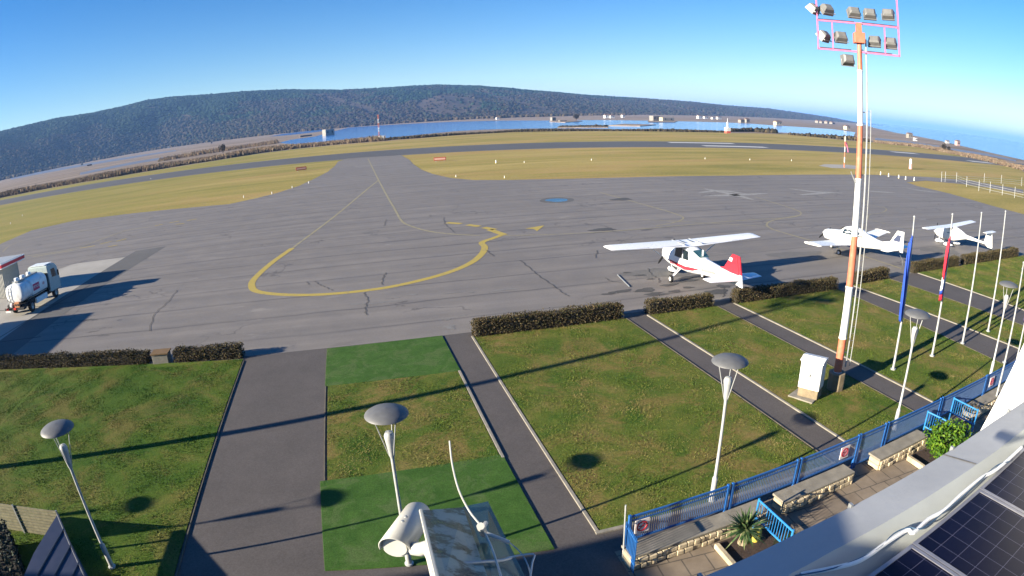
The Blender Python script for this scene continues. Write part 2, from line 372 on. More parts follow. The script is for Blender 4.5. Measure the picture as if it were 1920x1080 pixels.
# sea to the horizon
shore = px([(1618, 234.5), (1640, 240), (1680, 249), (1722, 256), (1762, 264), (1800, 273), (1860, 287), (1919, 300)])
shore = [(2300, 2150)] + shore[1:]
seapoly = shore + [(300, 90), (330, -2500), (26000, -26000), (40000, 5000), (26000, 27000)]
structure(MB().sheet(seapoly, 0.02).build("sea", M_SEA))
lagoon = px([(522, 268), (560, 271), (592, 272), (640, 267), (700, 261), (760, 255), (853, 246), (905, 243), (1000, 241), (1100, 241), (1180, 243), (1280, 244), (1380, 246), (1480, 249), (1560, 255), (1598, 260),
             (1604, 248), (1560, 242), (1500, 238), (1450, 235), (1395, 231), (1340, 229), (1280, 227.5), (1200, 226), (1120, 225), (1020, 226), (960, 226), (860, 228), (770, 232), (700, 236), (655, 239), (622, 247), (590, 256), (545, 262)])
structure(MB().sheet(lagoon, -0.02).build("lagoon_water", M_WATER))
pond = px([(505, 256), (545, 253), (590, 248), (604, 246), (603, 242.5), (570, 246.5), (530, 251)])
structure(MB().sheet(pond, -0.02).build("pond_water", M_WATER))
for k, pts in enumerate([[(1045, 240), (1140, 239.5), (1140, 236.5), (1100, 235.8), (1050, 236.5)], [(1030, 228.5), (1060, 230), (1092, 227.5), (1070, 225), (1035, 225.5)],
                         [(1140, 236), (1200, 237), (1230, 234.5), (1170, 233)], [(1215, 229.5), (1265, 229.8), (1270, 227.5), (1215, 226.5)]]):
    structure(MB().prism(px(pts), -0.05, 0.35).build("islet", M_MARSH))
# pale creeks among the salt marsh on the left
for pts in ([(20, 337), (120, 318), (240, 298), (330, 283), (330, 281), (235, 295), (118, 314), (20, 333)], [(150, 328), (260, 306), (360, 290), (360, 287), (258, 302), (150, 324)],
            [(230, 288), (300, 277), (350, 270), (350, 268.5), (300, 275), (230, 285)], [(1640, 262), (1700, 268), (1760, 276), (1762, 273.5), (1700, 264.5), (1642, 258.5)], [(1780, 282), (1850, 292), (1905, 303), (1905, 300), (1850, 288), (1782, 278)]):
    structure(MB().sheet(px(pts), -0.01).build("creek_water", M_CREEK))
# airfield grass: from the building to the reed line
air = [(-300, -60), (280, -60), (300, 60)] + px([(1919, 322), (1880, 300), (1800, 285), (1740, 276), (1640, 267), (1590, 264), (1480, 252), (1363, 249), (1280, 247.5), (1100, 246), (960, 248), (853, 254), (780, 260), (718, 265), (640, 271), (560, 279), (480, 289), (400, 302), (300, 318), (200, 335), (100, 352), (0, 372)]) + [(-330, 330), (-900, 420), (-1100, -60)]
structure(MB().sheet(air, 0.0).build("airfield_ground", M_AIRGR))
rw = Vector((math.cos(rad(-10.66)), math.sin(rad(-10.66)), 0)); rn = Vector((-rw.y, rw.x, 0)); r0 = G(1067, 277.7)
def R2(u, v): p = r0 + rw*u + rn*v; return (p.x, p.y)
structure(MB().sheet([R2(-900, 0), R2(420, 0), R2(420, 31), R2(-900, 31)], 0.012).build("runway", M_RUNWAY))
def strip(name, pts, wd, mat, z=0.02, closed=False):
    pts = [Vector((p[0], p[1], 0)) for p in pts]; vs, fs = [], []
    n = len(pts); ws = wd if isinstance(wd, (list, tuple)) else [wd]*n
    for i, p in enumerate(pts):
        t = (pts[min(i+1, n-1)] - pts[max(i-1, 0)]).normalized(); q = Vector((-t.y, t.x, 0))*ws[i]/2
        vs += [(p.x-q.x, p.y-q.y, z), (p.x+q.x, p.y+q.y, z)]
    fs = [(2*i, 2*i+2, 2*i+3, 2*i+1) for i in range(n-1)]
    return structure(MB().add(vs, fs).build(name, mat))
def smooth(pts, k=6):                                                   # Catmull-Rom
    P = [Vector((p[0], p[1], p[2] if len(p) > 2 else 0)) for p in pts]; out = []
    for i in range(len(P)-1):
        a, b, c, d = P[max(i-1, 0)], P[i], P[i+1], P[min(i+2, len(P)-1)]
        for j in range(k):
            t = j/k; out.append(0.5*((2*b) + (c-a)*t + (2*a-5*b+4*c-d)*t*t + (3*b-a-3*c+d)*t**3))
    out.append(P[-1]); return out
for a, b, v in ((1270, 1410, 24.5), (1300, 1428, 9.0)):                 # runway aiming marks
    pa, pb = G(a, 270), G(b, 275); ua, ub = (pa-r0).dot(rw), (pb-r0).dot(rw)
    structure(MB().sheet([R2(ua, v-2.2), R2(ub, v-2.2), R2(ub, v+2.2), R2(ua, v+2.2)], 0.02).build("runway_marking", M_WMARK))
for a, b, v in ((1715, 1765, 23), (1765, 1812, 8)):
    pa, pb = G(a, 292), G(b, 298); ua, ub = (pa-r0).dot(rw), (pb-r0).dot(rw)
    structure(MB().sheet([R2(ua, v-2.2), R2(ub+4, v-2.2), R2(ub+4, v+2.2), R2(ua, v+2.2)], 0.02).build("runway_marking", M_WMARK))
strip("runway_edge_line", [R2(-900, 0.9), R2(420, 0.9)], 0.5, M_FADED, 0.02)
strip("runway_edge_line", [R2(-900, 30.1), R2(420, 30.1)], 0.5, M_FADED, 0.02)

apron = [(-75, 31.0), (-45, 30.0), (-6.0, 26.25), (0, 26.1), (150, 26.4), (150, 30)] + [tuple(p) for p in px([(1919, 402), (1860, 386), (1780, 363), (1720, 349), (1700, 342), (1735, 339), (1820, 347), (1919, 363), (1919, 356), (1820, 339), (1740, 332), (1690, 330), (1640, 328), (1560, 327.5), (1480, 328), (1380, 329.5), (1280, 330.5), (1170, 333), (1067, 335.5), (960, 337.5), (890, 338), (845, 334), (810, 326), (790, 318), (775, 308), (768, 300), (752, 291)])] + \
        px([(652, 297), (634, 303), (628, 311), (615, 322), (590, 335), (560, 349), (520, 362), (480, 372), (430, 383), (340, 391), (250, 400), (140, 414), (60, 432), (0, 458)]) + [(-100, 75)]
structure(MB().sheet(apron, 0.02).build("apron", M_APRON))
structure(MB().sheet(px([(0, 540), (140, 495), (235, 483), (165, 533), (0, 665)]) + [(-40, 20)], 0.024).build("concrete_pad", M_PAD)) if False else None
structure(MB().sheet([(-40, 26.3), (-25.0, 26.3), (-24.6, 33), (-24.3, 40), (-23.9, 48), (-23.4, 55.9), (-29.5, 56.1), (-31.5, 53), (-40, 45)], 0.025).build("concrete_pad", M_PAD))
structure(MB().sheet([(-25.0, 26.3), (-21.8, 26.3), (-21.2, 44), (-19.9, 59), (-23.2, 58.6), (-23.4, 55.9), (-23.9, 48), (-24.3, 40), (-24.6, 33)], 0.025).build("patched_asphalt", M_PADD))
strip("pad_joint", [(-26.0, 28), (-24.7, 35.7), (-22.8, 45.6)], 0.10, M_DARK, 0.034)
strip("pad_joint", [(-36, 41.9), (-27.9, 40.6), (-21, 40.8)], 0.10, M_DARK, 0.034)
strip("pad_joint", [(-36, 33.0), (-27.0, 32.6), (-21, 33.0)], 0.10, M_DARK, 0.034)
# painted lines on the apron
loop = smooth(px([(548, 466), (510, 493), (480, 520), (472, 535), (482, 547), (530, 553), (600, 553), (680, 546), (750, 535), (830, 515), (880, 495), (903, 477), (909, 464), (904, 455), (925, 447), (944, 440)]))
strip("yellow_marking", loop, 0.50, M_YMARK, 0.028)
for a, b in (((946, 441), (918, 431)), ((928, 431), (907, 427)), ((899, 425), (876, 422)), ((865, 420), (838, 418))):
    strip("yellow_marking", px([a, b]), 0.65, M_YMARK, 0.032)
structure(MB().sheet(px([(985, 429), (1021, 423), (1007, 434), (1001, 430)]), 0.03).build("yellow_marking", M_YMARK))
for pts, wd in ([[(690, 297), (700, 318), (712, 342), (726, 368), (740, 392), (752, 413), (765, 422), (800, 433), (845, 439), (900, 442)], 0.24], [[(710, 338), (690, 354), (630, 404), (548, 466)], 0.26],
                [[(940, 442), (1000, 441), (1100, 437), (1200, 430), (1300, 421), (1400, 413), (1470, 409), (1494, 406), (1502, 400), (1490, 393), (1450, 380), (1415, 369)], 0.16],
                [[(1125, 361), (1200, 382), (1250, 396), (1278, 406), (1279, 412), (1262, 418), (1230, 424)], 0.18], [[(1200, 412), (1320, 418), (1437, 425)], 0.12],
                [[(1500, 404), (1452, 413), (1438, 420), (1444, 428), (1470, 437), (1540, 457), (1600, 475), (1690, 504)], 0.20], [[(1625, 412), (1632, 402), (1650, 400), (1662, 394), (1655, 389), (1620, 383)], 0.13],
                [[(1625, 410), (1660, 420), (1700, 428), (1900, 465)], 0.13], [[(5, 473), (20, 460), (60, 447), (110, 438), (180, 431)], 0.22], [[(50, 480), (110, 472), (160, 460), (200, 445), (240, 432), (278, 426)], 0.24],
                [[(60, 482), (110, 474), (145, 468)], 0.35], [[(665, 312), (725, 309)], 0.45], [[(1790, 428), (1860, 438), (1919, 448)], 0.15]):
    strip("faded_line", smooth(px(pts)), wd, M_YTHIN if wd < 0.45 else M_FADED, 0.026 + 0.0001*len(pts))
for pts in ([(150, 466), (178, 461)], [(188, 458), (209, 453)], [(218, 453), (237, 448)], [(203, 463), (220, 460)], [(290, 424), (305, 421)], [(318, 418), (336, 415)], [(350, 414), (369, 411)], [(330, 421), (346, 419)]):
    strip("broken_line", px(pts), 0.30, M_YMARK, 0.031)
for pts in ([(1310, 362), (1350, 358), (1400, 364)], [(1320, 368), (1380, 366), (1440, 363)], [(1480, 354), (1530, 360), (1580, 362)], [(1500, 366), (1560, 361)], [(1620, 358), (1680, 362)], [(1700, 353), (1730, 358), (1760, 361)], [(1320, 354), (1370, 364), (1412, 375)]):
    strip("worn_marking", smooth(px(pts)), [0.3+0.9*math.sin(math.pi*i/(6*(len(pts)-1))) for i in range(6*(len(pts)-1)+1)], M_FADED, 0.027+0.0004*(pts[0][0] % 7))
structure(MB().sheet([(21.6+1.25*math.cos(t)*(1+0.1*math.sin(3*t)), 64.6+1.3*math.sin(t)) for t in [k*math.pi/12 for k in range(24)]], 0.027).build("puddle", M_PUDDLE))
structure(MB().sheet([(21.6+2.0*math.cos(t)*(1+0.1*math.sin(2*t)), 64.6+2.1*math.sin(t)) for t in [k*math.pi/12 for k in range(24)]], 0.0235).build("damp_patch", M_PADD))

# lawns, paths and kerbs. each edge: x at y=26 and x at y=11
E1, E2, E3, E4, E5, E6, E7, E8, E9, E10, E11, E12 = (-6.0, -5.85), (-2.1, -1.9), (3.24, 3.5), (4.55, 4.80), (12.13, 12.66), (13.32, 13.96), (17.44, 17.98), (18.58, 19.4), (26.35, 26.1), (27.9, 29.3), (31.9, 33.5), (35.5, 36.5)
def xe(e, y): return e[0] + (e[1]-e[0])*(26-y)/15
structure(MB().sheet([(-6.2, 8.0), (60, 8.0), (60, 26.6), (-6.2, 26.6)], 0.022).build("asphalt_path", M_PATH))
LAWNS = [((-45, -45), E1, 26.2, 9.0), (E2, E3, 22.4, 15.45), (E4, E5, 25.9, 11.3), (E6, E7, 25.9, 11.3), (E8, E9, 25.9, 11.3), (E10, E11, 26.2, 11.6), (E12, (70, 70), 26.6, 11.8)]
LZ = 0.05
def quad(a, b, yt, yb, ins=0.0): return [(xe(a, yb)+ins, yb), (xe(b, yb)-ins, yb), (xe(b, yt)-ins, yt), (xe(a, yt)+ins, yt)]
for a, b, yt, yb in LAWNS:
    q_ = quad(a, b, yt, yb, 0.08)
    if a[0] == -45: q_[3] = (-45, 30.2)
    structure(MB().prism(q_, -0.02, LZ).build("lawn_ground", M_LAWNL if a[0] == -45 else M_LAWN))
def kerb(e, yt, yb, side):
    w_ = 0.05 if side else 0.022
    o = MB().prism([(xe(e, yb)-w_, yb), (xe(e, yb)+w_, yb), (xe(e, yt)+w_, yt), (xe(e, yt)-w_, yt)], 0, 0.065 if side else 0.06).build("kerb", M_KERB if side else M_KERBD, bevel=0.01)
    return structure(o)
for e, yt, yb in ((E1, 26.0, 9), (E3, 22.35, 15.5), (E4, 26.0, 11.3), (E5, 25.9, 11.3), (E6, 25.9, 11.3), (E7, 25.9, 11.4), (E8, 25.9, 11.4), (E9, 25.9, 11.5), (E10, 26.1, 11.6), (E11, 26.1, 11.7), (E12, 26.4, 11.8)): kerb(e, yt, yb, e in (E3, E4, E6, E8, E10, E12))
kerb(E2, 22.4, 15.45, 0)
for a, b, y in ((E4, E5, 11.3), (E6, E7, 11.35), (E8, E9, 11.45), (E10, E11, 11.6)):
    structure(MB().prism([(xe(a, y)-0.06, y-0.12), (xe(b, y)+0.06, y-0.12), (xe(b, y)+0.06, y-0.01), (xe(a, y)-0.06, y-0.01)], 0, 0.062).build("kerb", M_KERB))
tag(MB().prism([(xe(E2, 26.45), 26.45), (xe(E2, 22.3)-0.03, 22.3), (xe(E3, 22.3)+0.05, 22.3), (xe(E3, 26.5), 26.5)][::-1], 0.022, 0.06).build("turf_carpet", M_TURF, bevel=0.01),
    "green artificial turf carpet laid beside the apron edge", "artificial turf", "artificial turf carpets")
tag(MB().prism([(-2.1, 15.5), (-1.95, 11.45), (3.58, 10.98), (3.45, 15.7)][::-1], 0.022, 0.06).build("turf_carpet", M_TURF, bevel=0.01),
    "green artificial turf carpet below the disc lamp and the camera housing", "artificial turf", "artificial turf carpets")

# grass blades over the lawns
def grass_patch(areas, dens, mat, label):
    Vs = []
    for (a, b, yt, yb) in areas:
        n = int(abs((b[0]-a[0]))*(yt-yb)*dens)
        y = yb + (yt-yb)*rng.random(n); u = rng.random(n)
        xa = a[0]+(a[1]-a[0])*(26-y)/15; xb = b[0]+(b[1]-b[0])*(26-y)/15
        x = xa+0.07 + (xb-xa-0.14)*u
        cl = np.sin(x*2.1+y*0.7)*np.sin(y*1.7-x*0.6)+np.sin(x*5.3+1)*np.sin(y*4.1)*0.6
        h = (0.016+0.026*rng.random(n))*(1+0.5*np.clip(cl, -1, 1.3)); th = rng.random(n)*6.283; wd = 0.007+0.010*rng.random(n)
        z = np.full(n, LZ-0.005)
        base = np.stack([x, y, z], 1); d = np.stack([np.cos(th), np.sin(th), 0*th], 1)*wd[:, None]
        tip = base + np.stack([rng.normal(0, 0.035, n), rng.normal(0, 0.035, n), h], 1)
        Vs.append(np.stack([base-d, base+d, tip], 1).reshape(-1, 3))
    V = np.concatenate(Vs); F = np.arange(len(V)).reshape(-1, 3)
    o = npmesh("grass", V, F, mat); tag(o, label, "grass", kind="stuff")
grass_patch([((-17, -17), E1, 25.6, 9.5), (E2, E3, 22.3, 15.5), (E4, E5, 25.88, 11.4), (E6, E7, 25.88, 11.4), (E8, E9, 25.85, 11.5), (E10, E11, 26.1, 11.7), (E12, (52, 52), 26.5, 12)][1:], 520, M_BLADE, "short rough winter grass on the lawns between the paths")
grass_patch([((-17, -17), E1, 26.15, 9.5), ((-25, -25), (-17, -17), 27.3, 14), ((-17, -17), (-11, -11), 26.75, 26.15)], 560, M_BLADEL, "lush green grass on the large left lawn")

# ------------------------------------------------------------------ hills with winter forest
SKY = [(-260, 330), (-120, 285), (0, 247), (60, 233), (107, 222), (173, 212), (233, 199), (275, 188), (320, 182), (400, 177), (460, 172), (540, 169), (640, 170), (700, 167), (760, 163), (820, 160), (900, 162), (973, 168), (1030, 172), (1100, 178), (1200, 184), (1290, 190), (1360, 197), (1440, 203), (1513, 213), (1560, 220), (1600, 228), (1635, 234.5), (1655, 239)]
def lerp(T, x):
    for (a, b), (c, d) in zip(T, T[1:]):
        if a <= x <= c: return b + (d-b)*(x-a)/(c-a)
    return T[0][1] if x < T[0][0] else T[-1][1]
FD = [(-260, 1250), (0, 1300), (300, 1450), (640, 1150), (950, 1100), (1300, 1500), (1500, 2200), (1655, 3400)]
RDD = [(-260, 1900), (0, 2000), (640, 2150), (950, 2200), (1300, 2700), (1500, 3200), (1655, 4000)]
NU, NV = 330, 24
hv = []
for i in range(NU):
    x = -260 + (1655+260)*i/(NU-1); rdx = lerp(RDD, x); top = DIST(x, lerp(SKY, x)+1.5, rdx); fd = lerp(FD, x)
    foot = DIST(x, 300, fd); 
    for j in range(NV):
        t = j/(NV-5)
        if t <= 1:
            p = Vector((foot.x + (top.x-foot.x)*t, foot.y+(top.y-foot.y)*t, 0)); hgt = (top.z)*math.sin(t*math.pi/2)**1.15
            hgt *= 1 + (0.08*math.sin(x*0.017+t*6+1.5*math.sin(x*0.006)) + 0.045*math.sin(x*0.041+1-t*9) + 0.02*math.sin(x*0.11+t*13))*math.sin(math.pi*min(1, t*1.05))*max(0, 1-t*1.12)*1.5
        else:
            q = (t-1)*2.2; p = Vector((foot.x + (top.x-foot.x)*(1+q), foot.y+(top.y-foot.y)*(1+q), 0)); hgt = top.z*(1-1.1*(t-1)/0.45*0.9)
        hv.append((p.x, p.y, hgt-3))
HV = np.array(hv).reshape(NU, NV, 3)
hf = [(i*NV+j, (i+1)*NV+j, (i+1)*NV+j+1, i*NV+j+1) for i in range(NU-1) for j in range(NV-1)]
hills = npmesh("hills", HV.reshape(-1, 3), np.array(hf), M_EARTH, smooth=True); structure(hills)
nt = 80000
iu = rng.random(nt)*(NU-1.01); ju = (rng.random(nt)**0.85)*(NV-5+0.9)
ux = -260 + (1655+260)*iu/(NU-1); tj = ju/(NV-5)                       # a bare slope and a few thin spots are left open
bare = (((ux-845)/62)**2 + ((tj-0.24)/0.15)**2 < 1) | (((ux-1010)/40)**2 + ((tj-0.12)/0.08)**2 < 1) | ((np.sin(ux*0.031+tj*9)*np.sin(ux*0.011+2+tj*4) > 0.86) & (tj < 0.6))
keep = ~bare | (rng.random(nt) < 0.10); iu, ju = iu[keep], ju[keep]; nt = len(iu)
i0 = iu.astype(int); j0 = ju.astype(int); fu = (iu-i0)[:, None]; fj = (ju-j0)[:, None]
C = (HV[i0, j0]*(1-fu)*(1-fj) + HV[i0+1, j0]*fu*(1-fj) + HV[i0, j0+1]*(1-fu)*fj + HV[i0+1, j0+1]*fu*fj)
dd = np.hypot(C[:, 0], C[:, 1]); S = (2.0+2.8*rng.random(nt)**2)*(0.8+dd/4200)
C[:, 2] += S*0.25
V, F = blobs(C, S, flat=0.75, jitter=0.3)
tag(npmesh("forest", V, F, M_FOREST), "mixed evergreen and leafless winter forest covering the long hill", "forest", kind="stuff")
# scrub at the foot of the hill
nt = 2600; iu = rng.random(nt)*(NU*0.75); i0 = iu.astype(int)
C = HV[i0, 0].copy(); C += rng.normal(0, 1, (nt, 3))*[14, 14, 0]; dd = np.hypot(C[:, 0], C[:, 1])
k = 1 - (rng.random(nt)**1.5)*0.10; C[:, 0] *= k; C[:, 1] *= k; C[:, 2] = 1.5
V, F = blobs(C, 1.8+2.4*rng.random(nt), flat=0.9)
tag(npmesh("hillside_scrub", V, F, M_DARKSHRUB), "pale leafless scrub along the foot of the hill", "scrub", kind="stuff")

# reeds and scrub along the far side of the airfield
def band(name, pts, n, spread, size, mat, label, flat=1.0, zc=0.5):
    P = px(pts); seg = np.array(P); L = np.hypot(*np.diff(seg, axis=0).T); cum = np.concatenate([[0], np.cumsum(L)])
    s = rng.random(n)*cum[-1]; idx = np.clip(np.searchsorted(cum, s)-1, 0, len(L)-1); t = ((s-cum[idx])/L[idx])[:, None]
    Q = seg[idx]*(1-t)+seg[idx+1]*t; r = np.hypot(Q[:, 0], Q[:, 1])[:, None]; off = rng.random((n, 1))*spread
    Q = Q*(1+off/r); sz = size[0]+(size[1]-size[0])*rng.random(n)*(0.6+0.7*np.sin(s*0.05)**2)
    if mat is M_REED:                                                    # stalks: narrow upright triangles
        k = 7; Qk = np.repeat(Q, k, 0) + rng.normal(0, 0.7, (n*k, 2)); hk = np.repeat(sz, k)*(0.8+1.0*rng.random(n*k)); th = rng.random(n*k)*6.283; dv = np.stack([np.cos(th), np.sin(th)], 1)*(0.16+0.22*rng.random(n*k))[:, None]
        z0 = np.zeros((n*k, 1)); A_ = np.concatenate([Qk-dv, z0], 1); B_ = np.concatenate([Qk+dv, z0], 1); T_ = np.concatenate([Qk+rng.normal(0, 0.2, (n*k, 2)), hk[:, None]], 1)
        V = np.stack([A_, B_, T_], 1).reshape(-1, 3); F = np.arange(len(V)).reshape(-1, 3)
    else:
        Cn = np.concatenate([Q, (sz*zc)[:, None]], 1); V, F = blobs(Cn, sz, flat=flat, jitter=0.45)
    tag(npmesh(name, V, F, mat), label, "reeds", kind="stuff")
band("reeds", [(-60, 384), (0, 371), (100, 351), (200, 334), (300, 317), (400, 301), (480, 288), (560, 278), (640, 270), (718, 264)], 9000, 30, (0.5, 1.3), M_REED, "brown dry reeds and scrub along the left edge of the airfield")
band("reeds", [(660, 267.5), (780, 259), (853, 253.5), (960, 247.5), (1100, 245.5), (1280, 247), (1363, 248.5)], 3600, 9, (0.3, 0.75), M_DARKSHRUB, "dark low scrub between the far grass and the lagoon", 0.8)
band("scrub", [(1370, 247), (1410, 247), (1455, 250)], 420, 9, (0.5, 1.4), M_DARKSHRUB, "dark bushes right of the red and white beacon")
band("scrub", [(1480, 253), (1530, 257), (1600, 263), (1628, 266)], 500, 8, (0.4, 1.1), M_DARKSHRUB, "dark bushes on the lagoon bank behind the floodlight mast")
band("scrub", [(1640, 268), (1720, 276), (1760, 283), (1919, 320)], 1800, 40, (0.25, 0.8), M_REED, "sparse brown scrub between the runway end and the sea")
band("scrub", [(300, 303), (380, 290), (450, 279), (520, 269)], 900, 60, (0.5, 1.5), M_REED, "taller dry scrub on the marsh left of the lagoon")
band("reeds", [(1048, 239), (1138, 238.5)], 240, 10, (0.6, 1.1), M_DARKSHRUB, "dark reeds on the low island in the lagoon", 0.6)

# ------------------------------------------------------------------ haze
hz = MB().box(-9000, 43000, -27000, 30000, -3, 200).build("haze", None); tag(hz, "thin bluish winter haze over the airfield and the sea", "haze", kind="stuff")
hm = bpy.data.materials.new("haze"); hm.use_nodes = True; ht = hm.node_tree; ht.nodes.remove(ht.nodes["Principled BSDF"])
pv = ht.nodes.new("ShaderNodeVolumePrincipled"); pv.inputs["Color"].default_value = (0.26, 0.50, 1.0, 1); pv.inputs["Density"].default_value = 0.00012; pv.inputs["Anisotropy"].default_value = 0.0
ht.links.new(pv.outputs[0], ht.nodes["Material Output"].inputs["Volume"]); hz.data.materials.append(hm)
# ------------------------------------------------------------------ hedges
def hedge(xa, ya, xb, yb, h, label, ragged=0.05, dens=520, W_=0.62):
    t = thing("hedge", label, "hedge", (xa, ya, 0), math.atan2(yb-ya, xb-xa), "low clipped hedges along the apron")
    x0, x1, y0, y1 = 0.0, math.hypot(xb-xa, yb-ya), 0.0, W_
    cx, cy = 0.0, W_/2
    MB().box(0.08, x1-0.08, 0.07, W_-0.07, 0, h-0.09).build("twigs", M_HEDGECORE, t)
    L, W = x1-x0, y1-y0; P = []
    for (n, f) in ((int(L*h*dens), 0), (int(L*h*dens*0.6), 1), (int(L*W*dens*1.3), 2), (int(W*h*dens), 3), (int(W*h*dens), 4)):
        u = rng.random(n); v = rng.random(n); r = rng.normal(0, ragged*0.6, n)
        if f == 0: p = np.stack([x0+L*u, y0+r, h*v], 1)
        elif f == 1: p = np.stack([x0+L*u, y1+r, h*v], 1)
        elif f == 2: p = np.stack([x0+L*u, y0+W*v, h+r-0.03+0.025*np.sin(u*L*3)], 1)
        elif f == 3: p = np.stack([x0+r, y0+W*u, h*v], 1)
        else: p = np.stack([x1+r, y0+W*u, h*v], 1)
        # rounded upper corners
        k = np.clip((p[:, 2]-h+0.16)/0.16, 0, 1)**2*0.07
        p[:, 0] += np.where(p[:, 0] < x0+0.15, k, 0) - np.where(p[:, 0] > x1-0.15, k, 0); p[:, 1] += np.where(p[:, 1] < cy, k, -k)*(f in (0, 1))
        P.append(p)
    ns = int(L*26); sx = rng.random(ns)*L; sh = rng.random(ns)**2*0.13; P.append(np.stack([sx, rng.random(ns)*W, h+sh], 1)); nb = int(L*30); P.append(np.stack([rng.random(nb)*L, -0.03-0.07*rng.random(nb), rng.random(nb)*0.3], 1))
    P = np.concatenate(P); P[:, 2] += (0.035*np.sin(P[:, 0]*1.7+xa) + 0.02*np.sin(P[:, 0]*4.3))*(P[:, 2] > h*0.6); V, F = leaves(P, None, 0.035)
    npmesh("foliage", V, F, M_HEDGE, t)
hy = lambda px_, py_: G(px_, py_)
HED = [(-25.5, -11.1, 0.62, 28.25, 26.72, "longest brown clipped hedge, left of the concrete planter box"), (-9.65, -6.15, 0.62, 26.58, 26.3, "brown clipped hedge between the planter box and the wide path"),
       (4.62, 11.95, 0.78, 25.8, 25.8, "brown clipped hedge beside the green turf carpet path"), (13.38, 17.2, 0.66, 25.85, 25.8, "shortest clipped hedge in front of the high wing aircraft"),
       (18.6, 26.3, 0.70, 25.75, 25.7, "long clipped hedge directly left of the floodlight mast"), (28.3, 31.9, 0.70, 26.0, 26.2, "clipped hedge directly right of the floodlight mast"),
       (35.1, 41.3, 0.72, 26.5, 26.5, "clipped hedge behind the flagpole with the red flag"), (42.2, 52.0, 0.75, 26.5, 26.5, "last clipped hedge at the right edge behind the bare flagpoles")]
for x0, x1, h, ya, yb, lab in HED:
    hedge(x0, ya, x1, yb, h, lab)
t = thing("planter_box", "small square concrete planter box standing in the gap of the left hedge", "planter", (-10.35, 26.9, 0))
MB().box(-0.42, 0.42, -0.3, 0.3, 0, 0.50).build("box", M_CONC, t, bevel=0.02); MB().box(-0.47, 0.47, -0.35, 0.35, 0.50, 0.56).build("lid", M_RUST if False else plain("ochre_lid", (0.22, 0.13, 0.05), 0.8), t)

# ------------------------------------------------------------------ disc lamps
def disc_lamp(loc, label):
    t = thing("disc_lamp", label, "street lamp", loc, 0, "grey disc lamps along the terrace")
    MB().lathe([(0.0, 0), (0.11, 0), (0.11, 0.04), (0.075, 0.06), (0.075, 0.75), (0.046, 0.80), (0.038, 2.3), (0.042, 3.05)], 14).build("pole", M_GALVL, t, smooth=True)
    MB().lathe([(0.042, 3.05), (0.06, 3.12), (0.11, 3.55), (0.115, 3.62), (0.08, 3.70), (0.0, 3.72)], 16).build("lamp_head", M_GALVL, t, smooth=True)
    for k in range(3):
        a = k*2.0944 + 0.5
        MB().tube([(0.055*math.cos(a), 0.055*math.sin(a), 3.12), (0.30*math.cos(a), 0.30*math.sin(a), 4.12)], 0.011, 6).build("rod", M_GALVL, t)
    d = MB().lathe([(0.0, 4.265), (0.12, 4.258), (0.25, 4.235), (0.38, 4.19), (0.455, 4.14), (0.465, 4.115), (0.45, 4.11), (0.3, 4.16), (0.0, 4.20)], 32).build("reflector_disc", M_DISC, t, smooth=True)
    return t
LP = [(-7.87, 11.90, "disc lamp at the far left, standing on the large left lawn"), (0.10, 11.34, "disc lamp on the green turf carpet, behind the camera housing"), (8.16, 11.33, "disc lamp behind the yucca plant, in the middle of the large lawn's terrace edge"),
      (16.14, 11.77, "disc lamp left of the flagpoles, in front of the blue flag"), (23.87, 12.45, "disc lamp at the right, beyond the bare flagpoles"), (-15.35, 11.95, "disc lamp outside the left edge of the picture"), (-21.4, 12.25, "farthest disc lamp outside the left edge of the picture")]
L0 = disc_lamp((LP[0][0], LP[0][1], LZ), LP[0][2])
for x, y, lab in LP[1:]: dup(L0, (x, y, LZ), random.random()*2, lab)

